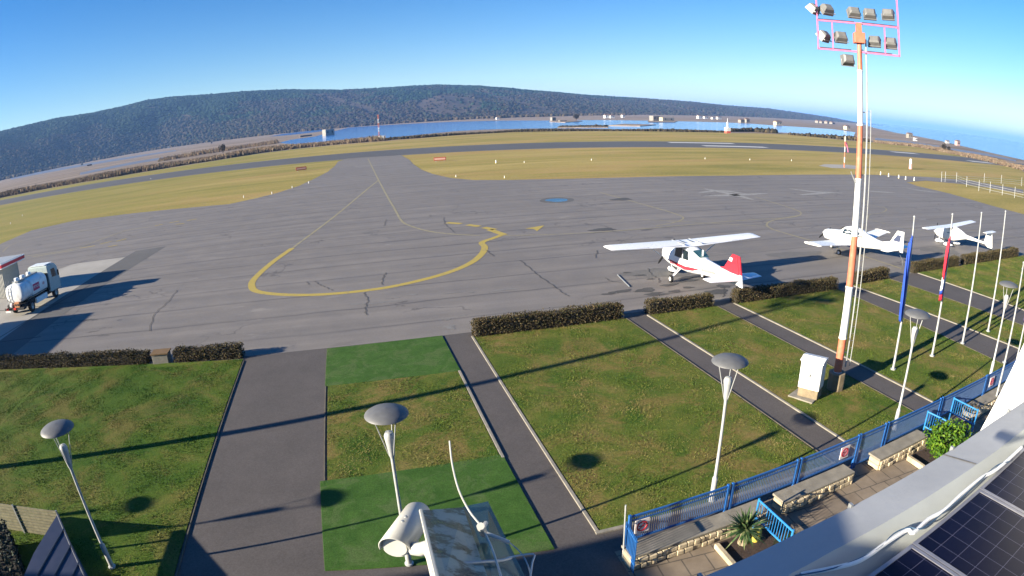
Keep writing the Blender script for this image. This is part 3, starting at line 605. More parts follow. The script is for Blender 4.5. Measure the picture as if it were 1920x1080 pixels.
# ------------------------------------------------------------------ floodlight mast
def mast(loc, label):
    t = thing("floodlight_mast", label, "floodlight mast", loc)
    MB().prism([(-0.33+0.06*(k in (0,)), 0) for k in range(0)] or [(0.36*math.cos(a), 0.36*math.sin(a)) for a in [math.pi/8+k*math.pi/4 for k in range(8)]], 0, 0.72).build("concrete_foot", M_TANC, t, bevel=0.03)
    zs = [0.72, 2.1, 4.05, 5.95, 7.95, 9.85, 11.75, 12.72]; rr = lambda z: 0.165-0.0062*z
    for i in range(7):
        z0, z1 = zs[i], zs[i+1]
        MB().lathe([(rr(z0), z0), (rr(z1), z1)], 16).build("orange_band" if i % 2 == 0 else "white_band", M_ORANGE if i % 2 == 0 else M_WHITE, t, smooth=True)
        MB().lathe([(rr(z0)+0.02, z0-0.03), (rr(z0)+0.02, z0+0.03)], 16).build("flange", M_WHITE, t)
    lad = MB()
    lad.tube([(0.30, -0.1, 0.9), (0.25, -0.1, 12.9)], 0.032, 6); lad.tube([(0.54, -0.1, 0.9), (0.47, -0.1, 10.4)], 0.016, 6)
    for k in range(34):
        z = 1.1+k*0.28; lad.tube([(0.30-0.004*k*0.28, -0.1, z), (0.54-0.006*k*0.28, -0.1, z)], 0.007, 5)
    for k in range(6): lad.tube([(0.05, 0, 1.5+k*2.2), (0.28, -0.1, 1.5+k*2.2)], 0.02, 5)
    lad.build("ladder", M_GALVL, t)
    MB().tube([(-0.15, 0, 7.8), (-0.42, 0, 8.2)], 0.018, 6).build("bracket", M_GALVL, t)
    fr = MB(); Lh = 1.52; RZ = rad(-36); Z0 = 12.42
    for z in (Z0, Z0+1.02): fr.box(-Lh, Lh, -0.03, 0.03, z-0.03, z+0.03)
    for x in (-Lh, Lh): fr.box(x-0.025, x+0.025, -0.03, 0.03, Z0-0.03, Z0+2.5)
    for x in (-0.98, 0.98): fr.box(x-0.02, x+0.02, -0.025, 0.025, Z0, Z0+1.0)
    fr.build("frame", M_PINK, t).rotation_euler.z = RZ
    for x0, x1, z in ((-1.45, -0.3, Z0+0.035), (-1.48, -0.15, Z0+1.055), (0.15, 1.48, Z0+1.055), (0.3, 1.25, Z0+0.035)):
        MB().box(x0, x1, 0.02, 0.06, z, z+0.03).build("cable_run", M_DARK, t).rotation_euler.z = RZ
    MB().box(-0.20, 0.20, -0.20, 0.20, 12.72, 13.10).build("junction_box", M_ORANGE, t, bevel=0.02).rotation_euler.z = RZ
    MB().box(-0.10, 0.10, -0.10, 0.10, 13.10, 13.45).build("mast_head", M_ORANGE, t).rotation_euler.z = RZ
    def flood(x, z, yaw, tilt, s=1.0, name="floodlight"):
        m = Matrix.Translation((x, 0.12, z)) @ Matrix.Rotation(yaw, 4, 'Z') @ Matrix.Rotation(tilt, 4, 'X') @ Matrix.Scale(s, 4)
        secs = []
        for yy, wd, hh in ((-0.20, 0.17, 0.12), (-0.13, 0.24, 0.19), (0.06, 0.28, 0.23), (0.16, 0.30, 0.25)):
            secs.append([tuple(m @ Vector((sx*wd, yy, sz*hh))) for sx, sz in ((-1, -0.92), (-0.94, -1), (0.94, -1), (1, -0.92), (1, 0.92), (0.94, 1), (-0.94, 1), (-1, 0.92))])
        o = MB().loft(secs).build(name, M_FLOOD, t, bevel=0.0); o.rotation_euler.z = RZ
        MB().box(-0.25, 0.25, 0.161, 0.17, -0.21, 0.21, m).build("lens", M_GLASS, o)
        MB().tube([tuple(m @ Vector((-0.30, 0, 0))), tuple(m @ Vector((-0.30, 0, -0.30))), tuple(m @ Vector((0.30, 0, -0.30))), tuple(m @ Vector((0.30, 0, 0)))], 0.014, 5).build("yoke", M_GALV, o)
    for x, z, yaw, tilt in ((-1.62, 13.86, 1.0, -0.85), (-1.12, 13.88, 0.5, -0.75), (-0.12, 13.86, 0.1, -0.6), (0.48, 13.86, -0.1, -0.5), (1.18, 13.92, -0.3, -0.45), (-1.28, 12.9, 0.9, -0.75), (-0.66, 12.92, 0.2, -0.6), (0.60, 12.88, -0.3, -0.6), (1.22, 12.88, -0.2, -0.5), (-0.42, 12.12, 0.2, -0.3)):
        flood(x, z, yaw, tilt, 0.82)
    return t
MX, MY = 16.35, 15.35
mast((MX, MY, LZ-0.02), "tall orange and white floodlight mast with a ladder, on a concrete foot")
mast((-18.9, 16.6, LZ-0.02), "floodlight mast outside the left edge of the picture, casting the long shadow")
tag(MB().prism([(14.15, 15.65), (14.6, 14.72), (15.45, 15.15), (15.0, 16.0)][::-1], LZ-0.03, LZ+0.05).build("concrete_slab", M_KERB, bevel=0.01), "pale concrete slab under the white electric cabinet", "slab")
# electric cabinet
t = thing("electric_cabinet", "white electric cabinet on a concrete plinth, left of the floodlight mast", "cabinet", (14.95, 15.32, LZ+0.03), rad(-58))
MB().box(-0.40, 0.40, -0.30, 0.30, 0, 0.36).build("plinth", M_TANC, t, bevel=0.02)
b_ = MB().box(-0.42, 0.42, -0.32, 0.32, 0.36, 1.42).build("body", M_WHITE, t, bevel=0.012)
MB().add([(-0.46, -0.36, 1.42), (0.46, -0.36, 1.42), (0.46, 0.36, 1.42), (-0.46, 0.36, 1.42), (-0.46, -0.36, 1.47), (0.46, -0.36, 1.47), (0.46, 0.36, 1.47), (-0.46, 0.36, 1.47), (-0.46, 0, 1.55), (0.46, 0, 1.55)],
         [(0, 1, 2, 3), (0, 1, 5, 4), (2, 3, 7, 6), (4, 5, 9, 8), (7, 6, 9, 8), (1, 2, 6, 9, 5), (0, 3, 7, 8, 4)]).build("roof", M_WHITE, t)
for x in (-0.205, 0.205): MB().box(x-0.19, x+0.19, -0.338, -0.322, 0.42, 1.38).build("door", M_WHITE, t, bevel=0.004)
MB().box(-0.02, 0.02, -0.36, -0.339, 0.85, 0.97).build("handle", M_DARK, t)

# ------------------------------------------------------------------ flagpoles and flags
def flagpole(bx, by, h, label, r=0.045, lean=0):
    t = thing("flagpole", label, "flagpole", (bx, by, LZ), 0, "white flagpoles on the lawn")
    MB().lathe([(0.0, 0), (0.12, 0), (0.12, 0.05), (r*1.25, 0.06), (r*1.1, 1.5), (r*0.62, h)], 12).build("pole", M_GALVL, t, smooth=True)
    MB().lathe([(0, h), (r*1.1, h+0.02), (r*1.1, h+0.07), (0, h+0.1)], 10).build("finial", M_GALVL, t, smooth=True)
    MB().tube([(r+0.03, 0, 1.2), (r+0.02, 0, h-0.1)], 0.006, 4).build("halyard", M_CLOTHW, t)
    return t
flagpole(20.12, 15.49, 6.4, "flagpole carrying the blue flag, leftmost of the flagpoles")
flagpole(23.22, 15.61, 6.4, "flagpole carrying the red, white and blue flag")
flagpole(26.28, 15.85, 6.35, "bare flagpole directly right of the red flag's pole")
flagpole(29.53, 16.21, 6.3, "bare flagpole farthest from the floodlight mast")
flagpole(26.33, 13.08, 4.4, "short bare pole near the fence at the right edge", 0.03)
flagpole(21.67, 10.75, 5.6, "pole standing behind the blue fence next to the sunlit white wall", 0.035)
flagpole(24.6, 11.6, 5.8, "pole with the furled dark flag at the right edge", 0.035)
def limp_flag(bx, by, z1, z0, w, mats, label, parent_label=None, ang=0.5, seed=0):
    """cloth hanging in folds beside its pole; bands run down the cloth"""
    r = random.Random(seed); nu, nv = 22, 26
    t = thing("flag", label, "flag", (bx, by, LZ))
    wts = [m_[2] if len(m_) > 2 else 1 for m_ in mats]; tw = sum(wts); cuts = [round(sum(wts[:k])*(nv-1)/tw) for k in range(len(mats)+1)]
    def P(i, j):
        u = i/(nu-1); v = j/(nv-1); z = z1 - (z1-z0)*(v) - u*0.35*(1-v*0.3)
        ww = w*(0.35+0.65*math.sin(min(1, v*1.5+0.15)*math.pi/2))*(1-0.35*max(0, v-0.8)/0.2)
        fold = math.sin(u*14+v*3+seed)*0.055*(0.4+u)
        d = -(0.05 + ww*u*0.8); return (math.cos(ang)*d - math.sin(ang)*fold, math.sin(ang)*d + math.cos(ang)*fold, z)
    for k, (mt, nm) in enumerate([m_[:2] for m_ in mats]):
        a, b = cuts[k], cuts[k+1]; vs = [P(i, j) for j in range(a, b+1) for i in range(nu)]; n = b-a+1
        fs = [(j*nu+i, j*nu+i+1, (j+1)*nu+i+1, (j+1)*nu+i) for j in range(n-1) for i in range(nu-1)]
        o = MB().add(vs, fs).build(nm, mt, t, smooth=True); s = o.modifiers.new("thickness", 'SOLIDIFY'); s.thickness = 0.006
limp_flag(20.12, 15.49, 5.75, 2.4, 0.55, [(M_CLOTHB, "cloth")], "limp blue flag hanging from the leftmost flagpole", seed=1, ang=0.35)
limp_flag(23.22, 15.61, 5.5, 2.9, 0.62, [(M_CLOTHR, "red_band", 6), (M_CLOTHW, "white_band", 2), (M_CLOTHB, "blue_band", 1), (M_CLOTHR, "red_tip", 1)], "limp red, white and blue flag hanging from its pole", seed=3, ang=0.35)
limp_flag(24.6, 11.6, 5.6, 3.0, 0.5, [(M_CLOTHP, "cloth")], "furled dark purple flag at the right edge above the blue fence", seed=5, ang=0.4)

# ------------------------------------------------------------------ high wing aircraft
def ell(y, hw, z0, z1, n=18, e=2.4, xc=0.0):
    zc, hh = (z0+z1)/2, (z1-z0)/2; out = []
    for k in range(n):
        a = 2*math.pi*k/n; c, s = math.cos(a), math.sin(a)
        out.append((xc + hw*math.copysign(abs(c)**(2/e), c), y, zc + hh*math.copysign(abs(s)**(2/e), s)))
    return out
def aero(xs, chord0, chord1, le0, le1, z0, z1, th=0.12, tipcap=True):
    """wing half from x=xs[0] to xs[1]; chord runs towards -Y; sections of an aerofoil"""
    prof = [(0, 0), (0.02, 0.035), (0.12, 0.075), (0.35, 0.085), (0.7, 0.045), (1, 0.004), (1, -0.004), (0.7, -0.02), (0.35, -0.035), (0.1, -0.035), (0.02, -0.02)]
    secs = []
    for k, u in enumerate((0, 0.5, 0.93, 0.985, 1.0)):
        x = xs[0]+(xs[1]-xs[0])*u; c = chord0+(chord1-chord0)*u; le = le0+(le1-le0)*u; z = z0+(z1-z0)*u; sc = (1, 1, 1, 0.75, 0.25)[k]
        secs.append([(x, le - c*(0.5+(a-0.5)*(1 if k < 4 else 0.9)), z + b*c*sc*th/0.12) for a, b in prof])
    return secs
def vfin(pts, x, wd):                                                    # upright surface: outline (y,z), thickness
    m = MB(); n = len(pts); vs = [(x-wd, y, z) for y, z in pts]+[(x+wd, y, z) for y, z in pts]
    m.add(vs, [tuple(range(n))[::-1], tuple(range(n, 2*n))]+[(i, (i+1) % n, n+(i+1) % n, n+i) for i in range(n)]); return m
def patch(m, pts): return m.add(pts, [tuple(range(len(pts)))])
def wheel(parent, x, y, r, wd, leg=None, fairing=False):
    prof = [(r*0.55, -wd/2), (r*0.9, -wd/2), (r, -wd*0.3), (r, wd*0.3), (r*0.9, wd/2), (r*0.55, wd/2)]
    rot = Matrix.Translation((x, y, r)) @ Matrix.Rotation(math.pi/2, 4, 'Y')
    o = MB().lathe(prof, 18, (0, 0, 0), rot).build("wheel", M_DARK, parent, smooth=True)
    MB().lathe([(0, -wd*0.4), (r*0.55, -wd*0.45), (r*0.55, wd*0.45), (0, wd*0.4)], 12, (0, 0, 0), rot).build("rim", M_WHITE, o)
    if leg: MB().tube(leg, 0.035, 6).build("gear_leg", M_PLANE, parent)
    if fairing:
        MB().loft([ell(y+0.42, 0.03, r-0.05, r+0.03, 10), ell(y+0.25, wd*0.7, r-0.13, r+0.17, 10), ell(y-0.1, wd*0.75, r-0.12, r+0.2, 10), ell(y-0.55, 0.02, r, r+0.08, 10)]).build("wheel_fairing", M_PLANE, parent, smooth=True).location = (x, 0, 0)
def prop(parent, y, z, L, ang):
    m = MB()
    for s in (0, math.pi):
        R = Matrix.Translation((0, y, z)) @ Matrix.Rotation(ang+s, 4, 'Y')
        m.loft([[tuple(R @ Vector((a*w_, b*0.02, zz))) for a, b in ((-1, 0), (0, 1), (1, 0), (0, -1))] for zz, w_ in ((0.05, 0.05), (L*0.4, 0.085), (L*0.85, 0.075), (L, 0.03))])
    m.build("propeller", M_DARK, parent)
    MB().loft([ell(y-0.02, 0.15, z-0.15, z+0.15, 14, 2), ell(y+0.12, 0.11, z-0.11, z+0.11, 14, 2), ell(y+0.22, 0.03, z-0.03, z+0.03, 14, 2)]).build("spinner", M_PLANE, parent, smooth=True)

A = thing("aircraft", "white high wing aircraft with a red tail fin, nearest of the three", "aircraft", (18.42, 31.75, 0.02), rad(1.5))
# origin: under the wing leading edge; nose towards +Y
MB().loft([ell(1.62, 0.30, 0.95, 1.50, e=2.6), ell(1.45, 0.42, 0.80, 1.60, e=3), ell(0.6, 0.52, 0.66, 1.70, e=3), ell(0.05, 0.54, 0.62, 1.78, e=3), ell(-0.1, 0.545, 0.62, 1.95, e=3.2), ell(-0.35, 0.55, 0.62, 2.16, e=3.4), ell(-1.5, 0.55, 0.64, 2.18, e=3.4),
           ell(-2.1, 0.50, 0.70, 2.02, e=3), ell(-2.9, 0.40, 0.82, 1.74, e=2.6), ell(-4.2, 0.27, 0.95, 1.66, e=2.4), ell(-5.6, 0.13, 1.02, 1.60, e=2.2), ell(-6.15, 0.06, 1.04, 1.58, e=2)]).build("fuselage", M_PLANE, A, smooth=True)
for s, nm in ((-1, "wing"), (1, "wing")):
    MB().loft(aero((0.0, 5.25*s), 1.62, 1.15, 0.02, -0.22, 2.20, 2.36)).build(nm, M_PLANE, A, smooth=True)
    MB().loft([[(s*(0.52+2.05*u), -0.55+dy*0.6, 0.85+1.36*u+dz) for dy, dz in ((-0.1, 0), (0, 0.025), (0.1, 0), (0, -0.025))] for u in (0, 1)]).build("strut", M_PLANE, A)
    a_ = 5.5*s
    MB().box(min(2.9*s, 5.1*s), max(2.9*s, 5.1*s), -1.395, -1.375, 2.30, 2.325).build("aileron_gap", M_GALV, A)
    # horizontal tail
    MB().loft(aero((0.0, 1.72*s), 1.25, 0.80, -4.95, -5.18, 1.34, 1.36, 0.09)).build("tailplane", M_PLANE, A, smooth=True)
for x in (-0.28, 0.30): MB().box(x-0.05, x+0.05, -1.0, -0.35, 2.335, 2.345).build("roof_window", M_GLASS, A)
f_ = vfin([(-4.1, 1.60), (-4.75, 1.76), (-5.45, 2.62), (-5.85, 2.62), (-6.12, 1.62), (-5.2, 1.58)], 0, 0.045).build("tail_fin", M_RED, A, bevel=0.015)
vfin([(-5.15, 2.22), (-5.28, 2.42), (-5.52, 2.40), (-5.45, 2.20)], -0.0, 0.052).build("fin_mark", M_WHITE, f_)
r_ = vfin([(-5.87, 2.62), (-6.12, 2.60), (-6.36, 1.66), (-6.14, 1.66)], 0, 0.03).build("rudder", M_RED, A); vfin([(-6.14, 1.655), (-6.362, 1.655), (-6.50, 1.02), (-6.16, 1.02)], 0, 0.03).build("lower_rudder", M_PLANE, r_)
for s in (-1, 1):
    patch(MB(), [(s*0.556, -0.30, 1.42), (s*0.560, -1.15, 1.42), (s*0.549, -1.15, 2.05), (s*0.539, -0.42, 2.02)]).build("door_window", M_GLASS, A); patch(MB(), [(s*0.560, -1.25, 1.44), (s*0.554, -1.85, 1.46), (s*0.534, -1.72, 1.98), (s*0.549, -1.25, 2.03)]).build("side_window", M_GLASS, A)
MB().add([(-0.40, -1.98, 2.075), (0.40, -1.98, 2.075), (0.33, -2.72, 1.80), (-0.33, -2.72, 1.80)], [(0, 1, 2, 3)]).build("rear_window", M_TEALG, A)
MB().add([(-0.46, -0.02, 1.83), (0.46, -0.02, 1.83), (0.44, -0.30, 2.14), (-0.44, -0.30, 2.14)], [(0, 1, 2, 3)]).build("windscreen", M_GLASS, A)
for s in (-1, 1): patch(MB(), [(s*0.535, 0.3, 1.05), (s*0.56, -1.5, 1.05), (s*0.515, -2.2, 1.14), (s*0.43, -2.9, 1.18), (s*0.515, -2.2, 0.95), (s*0.56, -1.5, 0.84), (s*0.53, 0.3, 0.86)]).build("red_stripe", M_RED, A)
wheel(A, -1.15, -0.95, 0.22, 0.15, [(-0.4, -0.85, 0.75), (-1.1, -0.95, 0.25)]); wheel(A, 1.15, -0.95, 0.22, 0.15, [(0.4, -0.85, 0.75), (1.1, -0.95, 0.25)])
wheel(A, 0.0, 0.95, 0.20, 0.13, [(0, 0.9, 0.8), (0, 0.95, 0.22)], True)
for s in (-1, 1):
    MB().box(min(0.75*s, 2.8*s), max(0.75*s, 2.8*s), -1.42, -1.40, 2.262, 2.285).build("flap_gap", M_GALV, A)
    MB().box(0.60*s-0.012, 0.60*s+0.012, -1.5, 0.0, 2.30, 2.352).build("wing_root_seam", M_GALV, A)
    MB().add([(s*0.425, -3.1, 1.30), (s*0.29, -4.3, 1.36), (s*0.29, -4.3, 1.22), (s*0.425, -3.1, 1.12)], [(0, 1, 2, 3)]).build("grey_registration_band", M_GALV, A)
prop(A, 1.64, 1.22, 0.95, rad(38))
g = MB(); g.tube([(-1.1, -0.95, 0.3), (-0.35, -0.6, 0.78)], 0.03, 6); g.build("step", M_PLANE, A)
MB().box(-0.03, 0.03, -2.6, -2.5, 1.85, 2.2).build("antenna", M_WHITE, A)
# tow bar lying beside it
tag(MB().tube([(14.95, 33.3, 0.06), (14.55, 30.7, 0.06)], 0.03, 6).build("tow_bar", M_GALV), "thin grey tow bar lying on the apron left of the red tailed aircraft", "tow bar")

# low wing aircraft
B = thing("aircraft", "white low wing aircraft parked behind the floodlight mast", "aircraft", (34.55, 33.45, 0.02), rad(12))
MB().loft([ell(2.0, 0.28, 0.85, 1.35, e=2.6), ell(1.8, 0.42, 0.70, 1.45, e=3), ell(0.9, 0.54, 0.62, 1.55, e=3), ell(0.4, 0.56, 0.60, 1.62, e=3), ell(0.0, 0.57, 0.60, 1.95, e=2.8), ell(-0.5, 0.57, 0.6, 2.08, e=2.8), ell(-1.4, 0.54, 0.62, 2.02, e=2.8), ell(-2.1, 0.46, 0.68, 1.72, e=2.6), ell(-3.0, 0.34, 0.80, 1.50, e=2.4), ell(-4.3, 0.18, 0.94, 1.34, e=2.2), ell(-5.0, 0.07, 1.0, 1.25, e=2)]).build("fuselage", M_PLANE2, B, smooth=True)
for s in (-1, 1):
    MB().loft(aero((0.0, 5.2*s), 1.75, 1.25, 0.35, 0.15, 0.78, 1.22)).build("wing", M_PLANE2, B, smooth=True)
    MB().loft(aero((0.0, 1.85*s), 0.95, 0.65, -4.15, -4.35, 1.18, 1.2, 0.1)).build("tailplane", M_PLANE2, B, smooth=True)
    MB().loft([ell(0.25, 0.02, 0.0, 0.08, 8, 2), ell(0.0, 0.09, -0.04, 0.14, 8, 2), ell(-1.0, 0.07, -0.02, 0.12, 8, 2), ell(-1.3, 0.02, 0.03, 0.07, 8, 2)]).build("wing_tip", M_PLANE2, B, smooth=True).location = (5.25*s, 0, 1.18)
f_ = vfin([(-3.3, 1.4), (-4.15, 1.62), (-4.7, 2.5), (-5.3, 2.5), (-5.35, 1.0), (-4.6, 1.0)], 0, 0.05).build("tail_fin", M_PLANE2, B, bevel=0.02)
vfin([(-4.35, 1.72), (-4.75, 2.22), (-5.08, 2.2), (-5.0, 1.7)], 0, 0.056).build("fin_emblem", plain("navy_paint", (0.04, 0.06, 0.14), 0.5), f_)
for s in (-1, 1): patch(MB(), [(s*0.572, 0.0, 1.5), (s*0.577, -1.5, 1.48), (s*0.50, -1.6, 1.82), (s*0.50, -0.15, 1.85)]).build("side_window", M_GLASS, B)
MB().add([(-0.46, 0.33, 1.68), (0.46, 0.33, 1.68), (0.40, 0.03, 1.95), (-0.40, 0.03, 1.95)], [(0, 1, 2, 3)]).build("windscreen", M_GLASS, B)
for s in (-1, 1): wheel(B, 1.5*s, -0.45, 0.2, 0.14, [(1.5*s, -0.4, 0.85), (1.5*s, -0.45, 0.25)])
wheel(B, 0, 1.3, 0.18, 0.12, [(0, 1.2, 0.7), (0, 1.3, 0.2)]); prop(B, 2.02, 1.1, 0.9, rad(70))
MB().tube([(0.0, -4.9, 1.0), (0.25, -5.2, 0.5), (0.3, -5.3, 0.05)], 0.012, 5).build("tie_down_rope", M_GALV, B)

# slender motor glider
Cc = thing("aircraft", "slim white light aircraft with a thin tail boom, farthest to the right", "aircraft", (47.6, 32.3, 0.02), rad(8))
MB().loft([ell(1.35, 0.20, 0.75, 1.15, e=2.2), ell(1.1, 0.36, 0.60, 1.30, e=2.4), ell(0.5, 0.50, 0.48, 1.55, e=2.4), ell(0.0, 0.53, 0.45, 1.78, e=2.4), ell(-0.8, 0.50, 0.52, 1.78, e=2.4), ell(-1.4, 0.34, 0.72, 1.58, e=2.2), ell(-2.0, 0.17, 0.92, 1.30, e=2), ell(-3.4, 0.10, 0.95, 1.15, e=2), ell(-4.5, 0.07, 0.90, 1.05, e=2)]).build("fuselage", M_PLANE2, Cc, smooth=True)
for s in (-1, 1):
    MB().loft(aero((0.0, 5.3*s), 1.0, 0.72, 0.3, 0.12, 1.72, 1.86)).build("wing", M_PLANE, Cc, smooth=True)
    MB().loft(aero((0.0, 1.1*s), 0.65, 0.5, -4.05, -4.15, 2.02, 2.03, 0.1)).build("tailplane", M_PLANE2, Cc, smooth=True)
    wheel(Cc, 0.85*s, -0.45, 0.2, 0.14, [(0.3*s, -0.35, 0.6), (0.82*s, -0.45, 0.25)], True)
vfin([(-3.9, 1.02), (-4.1, 2.0), (-4.65, 2.05), (-4.85, 0.72), (-4.4, 0.7)], 0, 0.045).build("tail_fin", M_PLANE2, Cc, bevel=0.02)
wheel(Cc, 0, 0.95, 0.17, 0.12, [(0, 0.9, 0.65), (0, 0.95, 0.2)], True); prop(Cc, 1.36, 0.95, 0.8, rad(15))
for s in (-1, 1): patch(MB(), [(s*0.50, 0.45, 1.1), (s*0.535, -0.2, 1.15), (s*0.49, -0.75, 1.2), (s*0.40, -0.6, 1.6), (s*0.38, 0.3, 1.5)]).build("side_window", M_TEALG, Cc)
tag(MB().tube([(47.6+0.8, 26.9, 0.04), (47.6+0.3, 27.4, 0.9)], 0.015, 5).build("tie_down_strap", M_GALV), "thin strap hanging from the slim aircraft's tail to the ground", "strap")
# pale skid marks and stains below the aircraft
def blot(cx, cy, a, b, mat, z, name="stain", n=26, jag=0.28, seed=1):
    r = random.Random(seed); ph = [r.random()*6.28 for _ in range(4)]
    pts = []
    for k in range(n):
        t_ = 2*math.pi*k/n; q = 1 + jag*(math.sin(2*t_+ph[0])*0.5+math.sin(3*t_+ph[1])*0.5+math.sin(5*t_+ph[2])*0.4+math.sin(9*t_+ph[3])*0.25)
        pts.append((cx+a*q*math.cos(t_), cy+b*q*math.sin(t_)))
    structure(MB().sheet(pts, z).build(name, mat))
M_STAIN = m_asphalt("oil_stain", (0.055, 0.053, 0.052), (0.10, 0.096, 0.094), 1.2)
M_DRY = m_asphalt("dried_patch", (0.26, 0.25, 0.235), (0.36, 0.345, 0.325), 1.5)
M_SCUF = m_asphalt("scuffed_asphalt", (0.185, 0.175, 0.16), (0.235, 0.22, 0.20), 1.5)
for i, (x, y, a, b) in enumerate([(1210, 545, 0.55, 0.28), (1165, 547, 0.5, 0.2), (1225, 552, 0.42, 0.2), (1290, 527, 0.5, 0.22), (1140, 552, 0.3, 0.12), (1200, 517, 0.35, 0.12), (1265, 547, 0.35, 0.15), (1240, 553, 0.3, 0.12), (1345, 548, 0.5, 0.4), (1356, 538, 0.3, 0.3), (1290, 540, 0.28, 0.14), (1175, 512, 0.2, 0.1), (1220, 524, 0.2, 0.1), (1130, 431, 0.8, 0.5), (1165, 374, 0.9, 0.7), (1255, 535, 0.5, 0.16), (1305, 519, 0.9, 0.2)]):
    p = G(x, y); blot(p.x, p.y, a*1.25, b*1.25, M_STAIN, 0.031+0.0006*i, "oil_stain", seed=i)
for i, (x, y, a, b) in enumerate([(1235, 512, 2.0, 1.1), (1490, 478, 2.2, 1.0), (1765, 470, 2.2, 1.2)]):
    p = G(x, y); blot(p.x, p.y, a, b, M_SCUF, 0.024+0.0008*i, "scuffed_patch", seed=i+40)
for i, (x, y, a, b) in enumerate([(725, 567, 0.8, 0.14), (668, 571, 0.4, 0.12), (945, 544, 0.65, 0.16), (770, 553, 0.4, 0.10), (843, 614, 0.30, 0.26), (868, 592, 0.18, 0.09), (884, 549, 0.2, 0.07), (838, 600, 0.14, 0.12), (700, 570, 0.5, 0.10), (850, 550, 0.5, 0.08), (735, 560, 0.35, 0.08), (1800, 455, 0.9, 0.3)]):
    p = G(x, y); blot(p.x, p.y, a, b, M_DRY, 0.027+0.0005*i, "dried_patch", seed=i+80, jag=0.5)
for i, pts in enumerate([[(687, 592), (685, 578), (690, 563), (683, 552), (684, 549)], [(716, 535), (718, 522), (724, 512)], [(575, 529), (580, 535)], [(590, 528), (600, 535), (612, 540), (625, 546)], [(975, 489), (995, 505), (1010, 518), (1035, 535), (1055, 550), (1067, 557)], [(1215, 504), (1222, 516), (1235, 524), (1236, 532)],
                         [(832, 408), (834, 420), (845, 430), (852, 437)], [(280, 622), (290, 590), (312, 570), (332, 545)], [(1355, 537), (1358, 548), (1356, 558)], [(1135, 522), (1145, 528), (1165, 531)], [(1120, 470), (1116, 485)], [(720, 425), (724, 412)], [(912, 470), (926, 482)]]):
    P_ = []
    q = smooth(px(pts), 5)
    for j, v_ in enumerate(q): P_.append((v_.x+0.06*math.sin(j*2.3+i), v_.y+0.05*math.sin(j*3.1)))
    strip("crack", P_, 0.042, M_STAIN, 0.040+0.0004*i)
# ------------------------------------------------------------------ tank truck and kiosk
T = thing("tank_truck", "white fuel tank truck parked on the concrete pad by the kiosk", "truck", (-26.3, 38.45, 0.02), rad(-7)); T.scale = (0.92, 0.72, 0.90)
M_TANK = plain("tank_white", (0.78, 0.80, 0.78), 0.3, var=0.04, dirt=(0.5, 0.5, 0.46)); M_CABG = plain("cab_pale_green", (0.62, 0.72, 0.68), 0.35)
MB().box(-0.95, 0.95, 0.2, 7.3, 0.58, 0.92).build("chassis", M_DARK, T)
for x in (-0.9, -0.55): MB().tube([(x, 0.34, 0.95), (x, 0.30, 2.5), (x, 0.75, 2.75)], 0.025, 6).build("ladder_rail", M_GALV, T)
for k in range(5): MB().tube([(-0.9, 0.32, 1.1+k*0.3), (-0.55, 0.32, 1.1+k*0.3)], 0.018, 5).build("rung", M_GALV, T)
MB().box(1.162, 1.168, 0.9, 4.8, 1.18, 1.24).build("dark_stripe", M_DARK, T)
MB().box(-1.08, 1.08, 4.98, 5.3, 0.9, 2.35).build("cab_gap", M_DARK, T)
MB().box(-0.3, 1.1, -0.05, 0.25, 0.68, 0.74).build("rear_shelf", M_DARK, T)
MB().tube([(-0.95, -0.05, 0.7), (-1.0, -0.25, 0.75), (-0.75, -0.3, 0.72), (-0.5, -0.1, 0.8)], 0.04, 7).build("hose", M_DARK, T)
MB().loft([ell(0.42, 0.75, 1.30, 2.20, 22, 2.6), ell(0.48, 0.98, 1.05, 2.42, 22, 2.6), ell(0.62, 1.10, 0.98, 2.50, 22, 2.6), ell(4.95, 1.10, 0.98, 2.50, 22, 2.6), ell(5.1, 0.95, 1.1, 2.4, 22, 2.6)]).build("tank", M_TANK, T, smooth=True)
MB().loft([ell(2.0, 1.16, 0.90, 2.58, 22, 3.2), ell(4.9, 1.16, 0.90, 2.58, 22, 3.2)]).build("tank_cladding", M_TANK, T, smooth=True)
MB().box(-0.35, 0.35, 0.9, 4.7, 2.58, 2.66).build("walkway", M_GALV, T)
for y in (1.3, 2.4, 3.6): MB().lathe([(0, 2.9), (0.2, 2.88), (0.24, 2.82), (0.24, 2.5)], 14, (0, y, 0)).build("manhole", M_TANK, T, smooth=True)
c_ = MB().loft([[(-1.15, y, z0), (1.15, y, z0), (1.18, y, zm), (1.1, y, z1), (-1.1, y, z1), (-1.18, y, zm)] for y, z0, zm, z1 in ((5.35, 0.75, 1.9, 2.85), (5.5, 0.7, 1.9, 2.95), (6.9, 0.7, 1.9, 2.88), (7.35, 0.7, 1.75, 2.6), (7.5, 0.65, 1.6, 1.75))]).build("cab", M_CABG, T, bevel=0.03)
for s in (-1, 1):
    MB().add([(s*1.185, 5.95, 1.85), (s*1.185, 6.85, 1.80), (s*1.145, 6.75, 2.5), (s*1.145, 5.98, 2.52)], [(0, 1, 2, 3)]).build("side_window", M_GLASS, c_)
    MB().box(s*1.3-0.06, s*1.3+0.06, 7.05, 7.15, 1.8, 2.25).build("mirror", M_DARK, T)
MB().add([(-1.02, 7.545, 1.72), (1.02, 7.545, 1.72), (0.95, 7.38, 2.55), (-0.95, 7.38, 2.55)], [(0, 1, 2, 3)]).build("windscreen", M_GLASS, c_)
MB().box(-0.9, 0.9, 5.4, 6.9, 2.96, 3.0).build("roof_hatch", M_TANK, T, bevel=0.01)
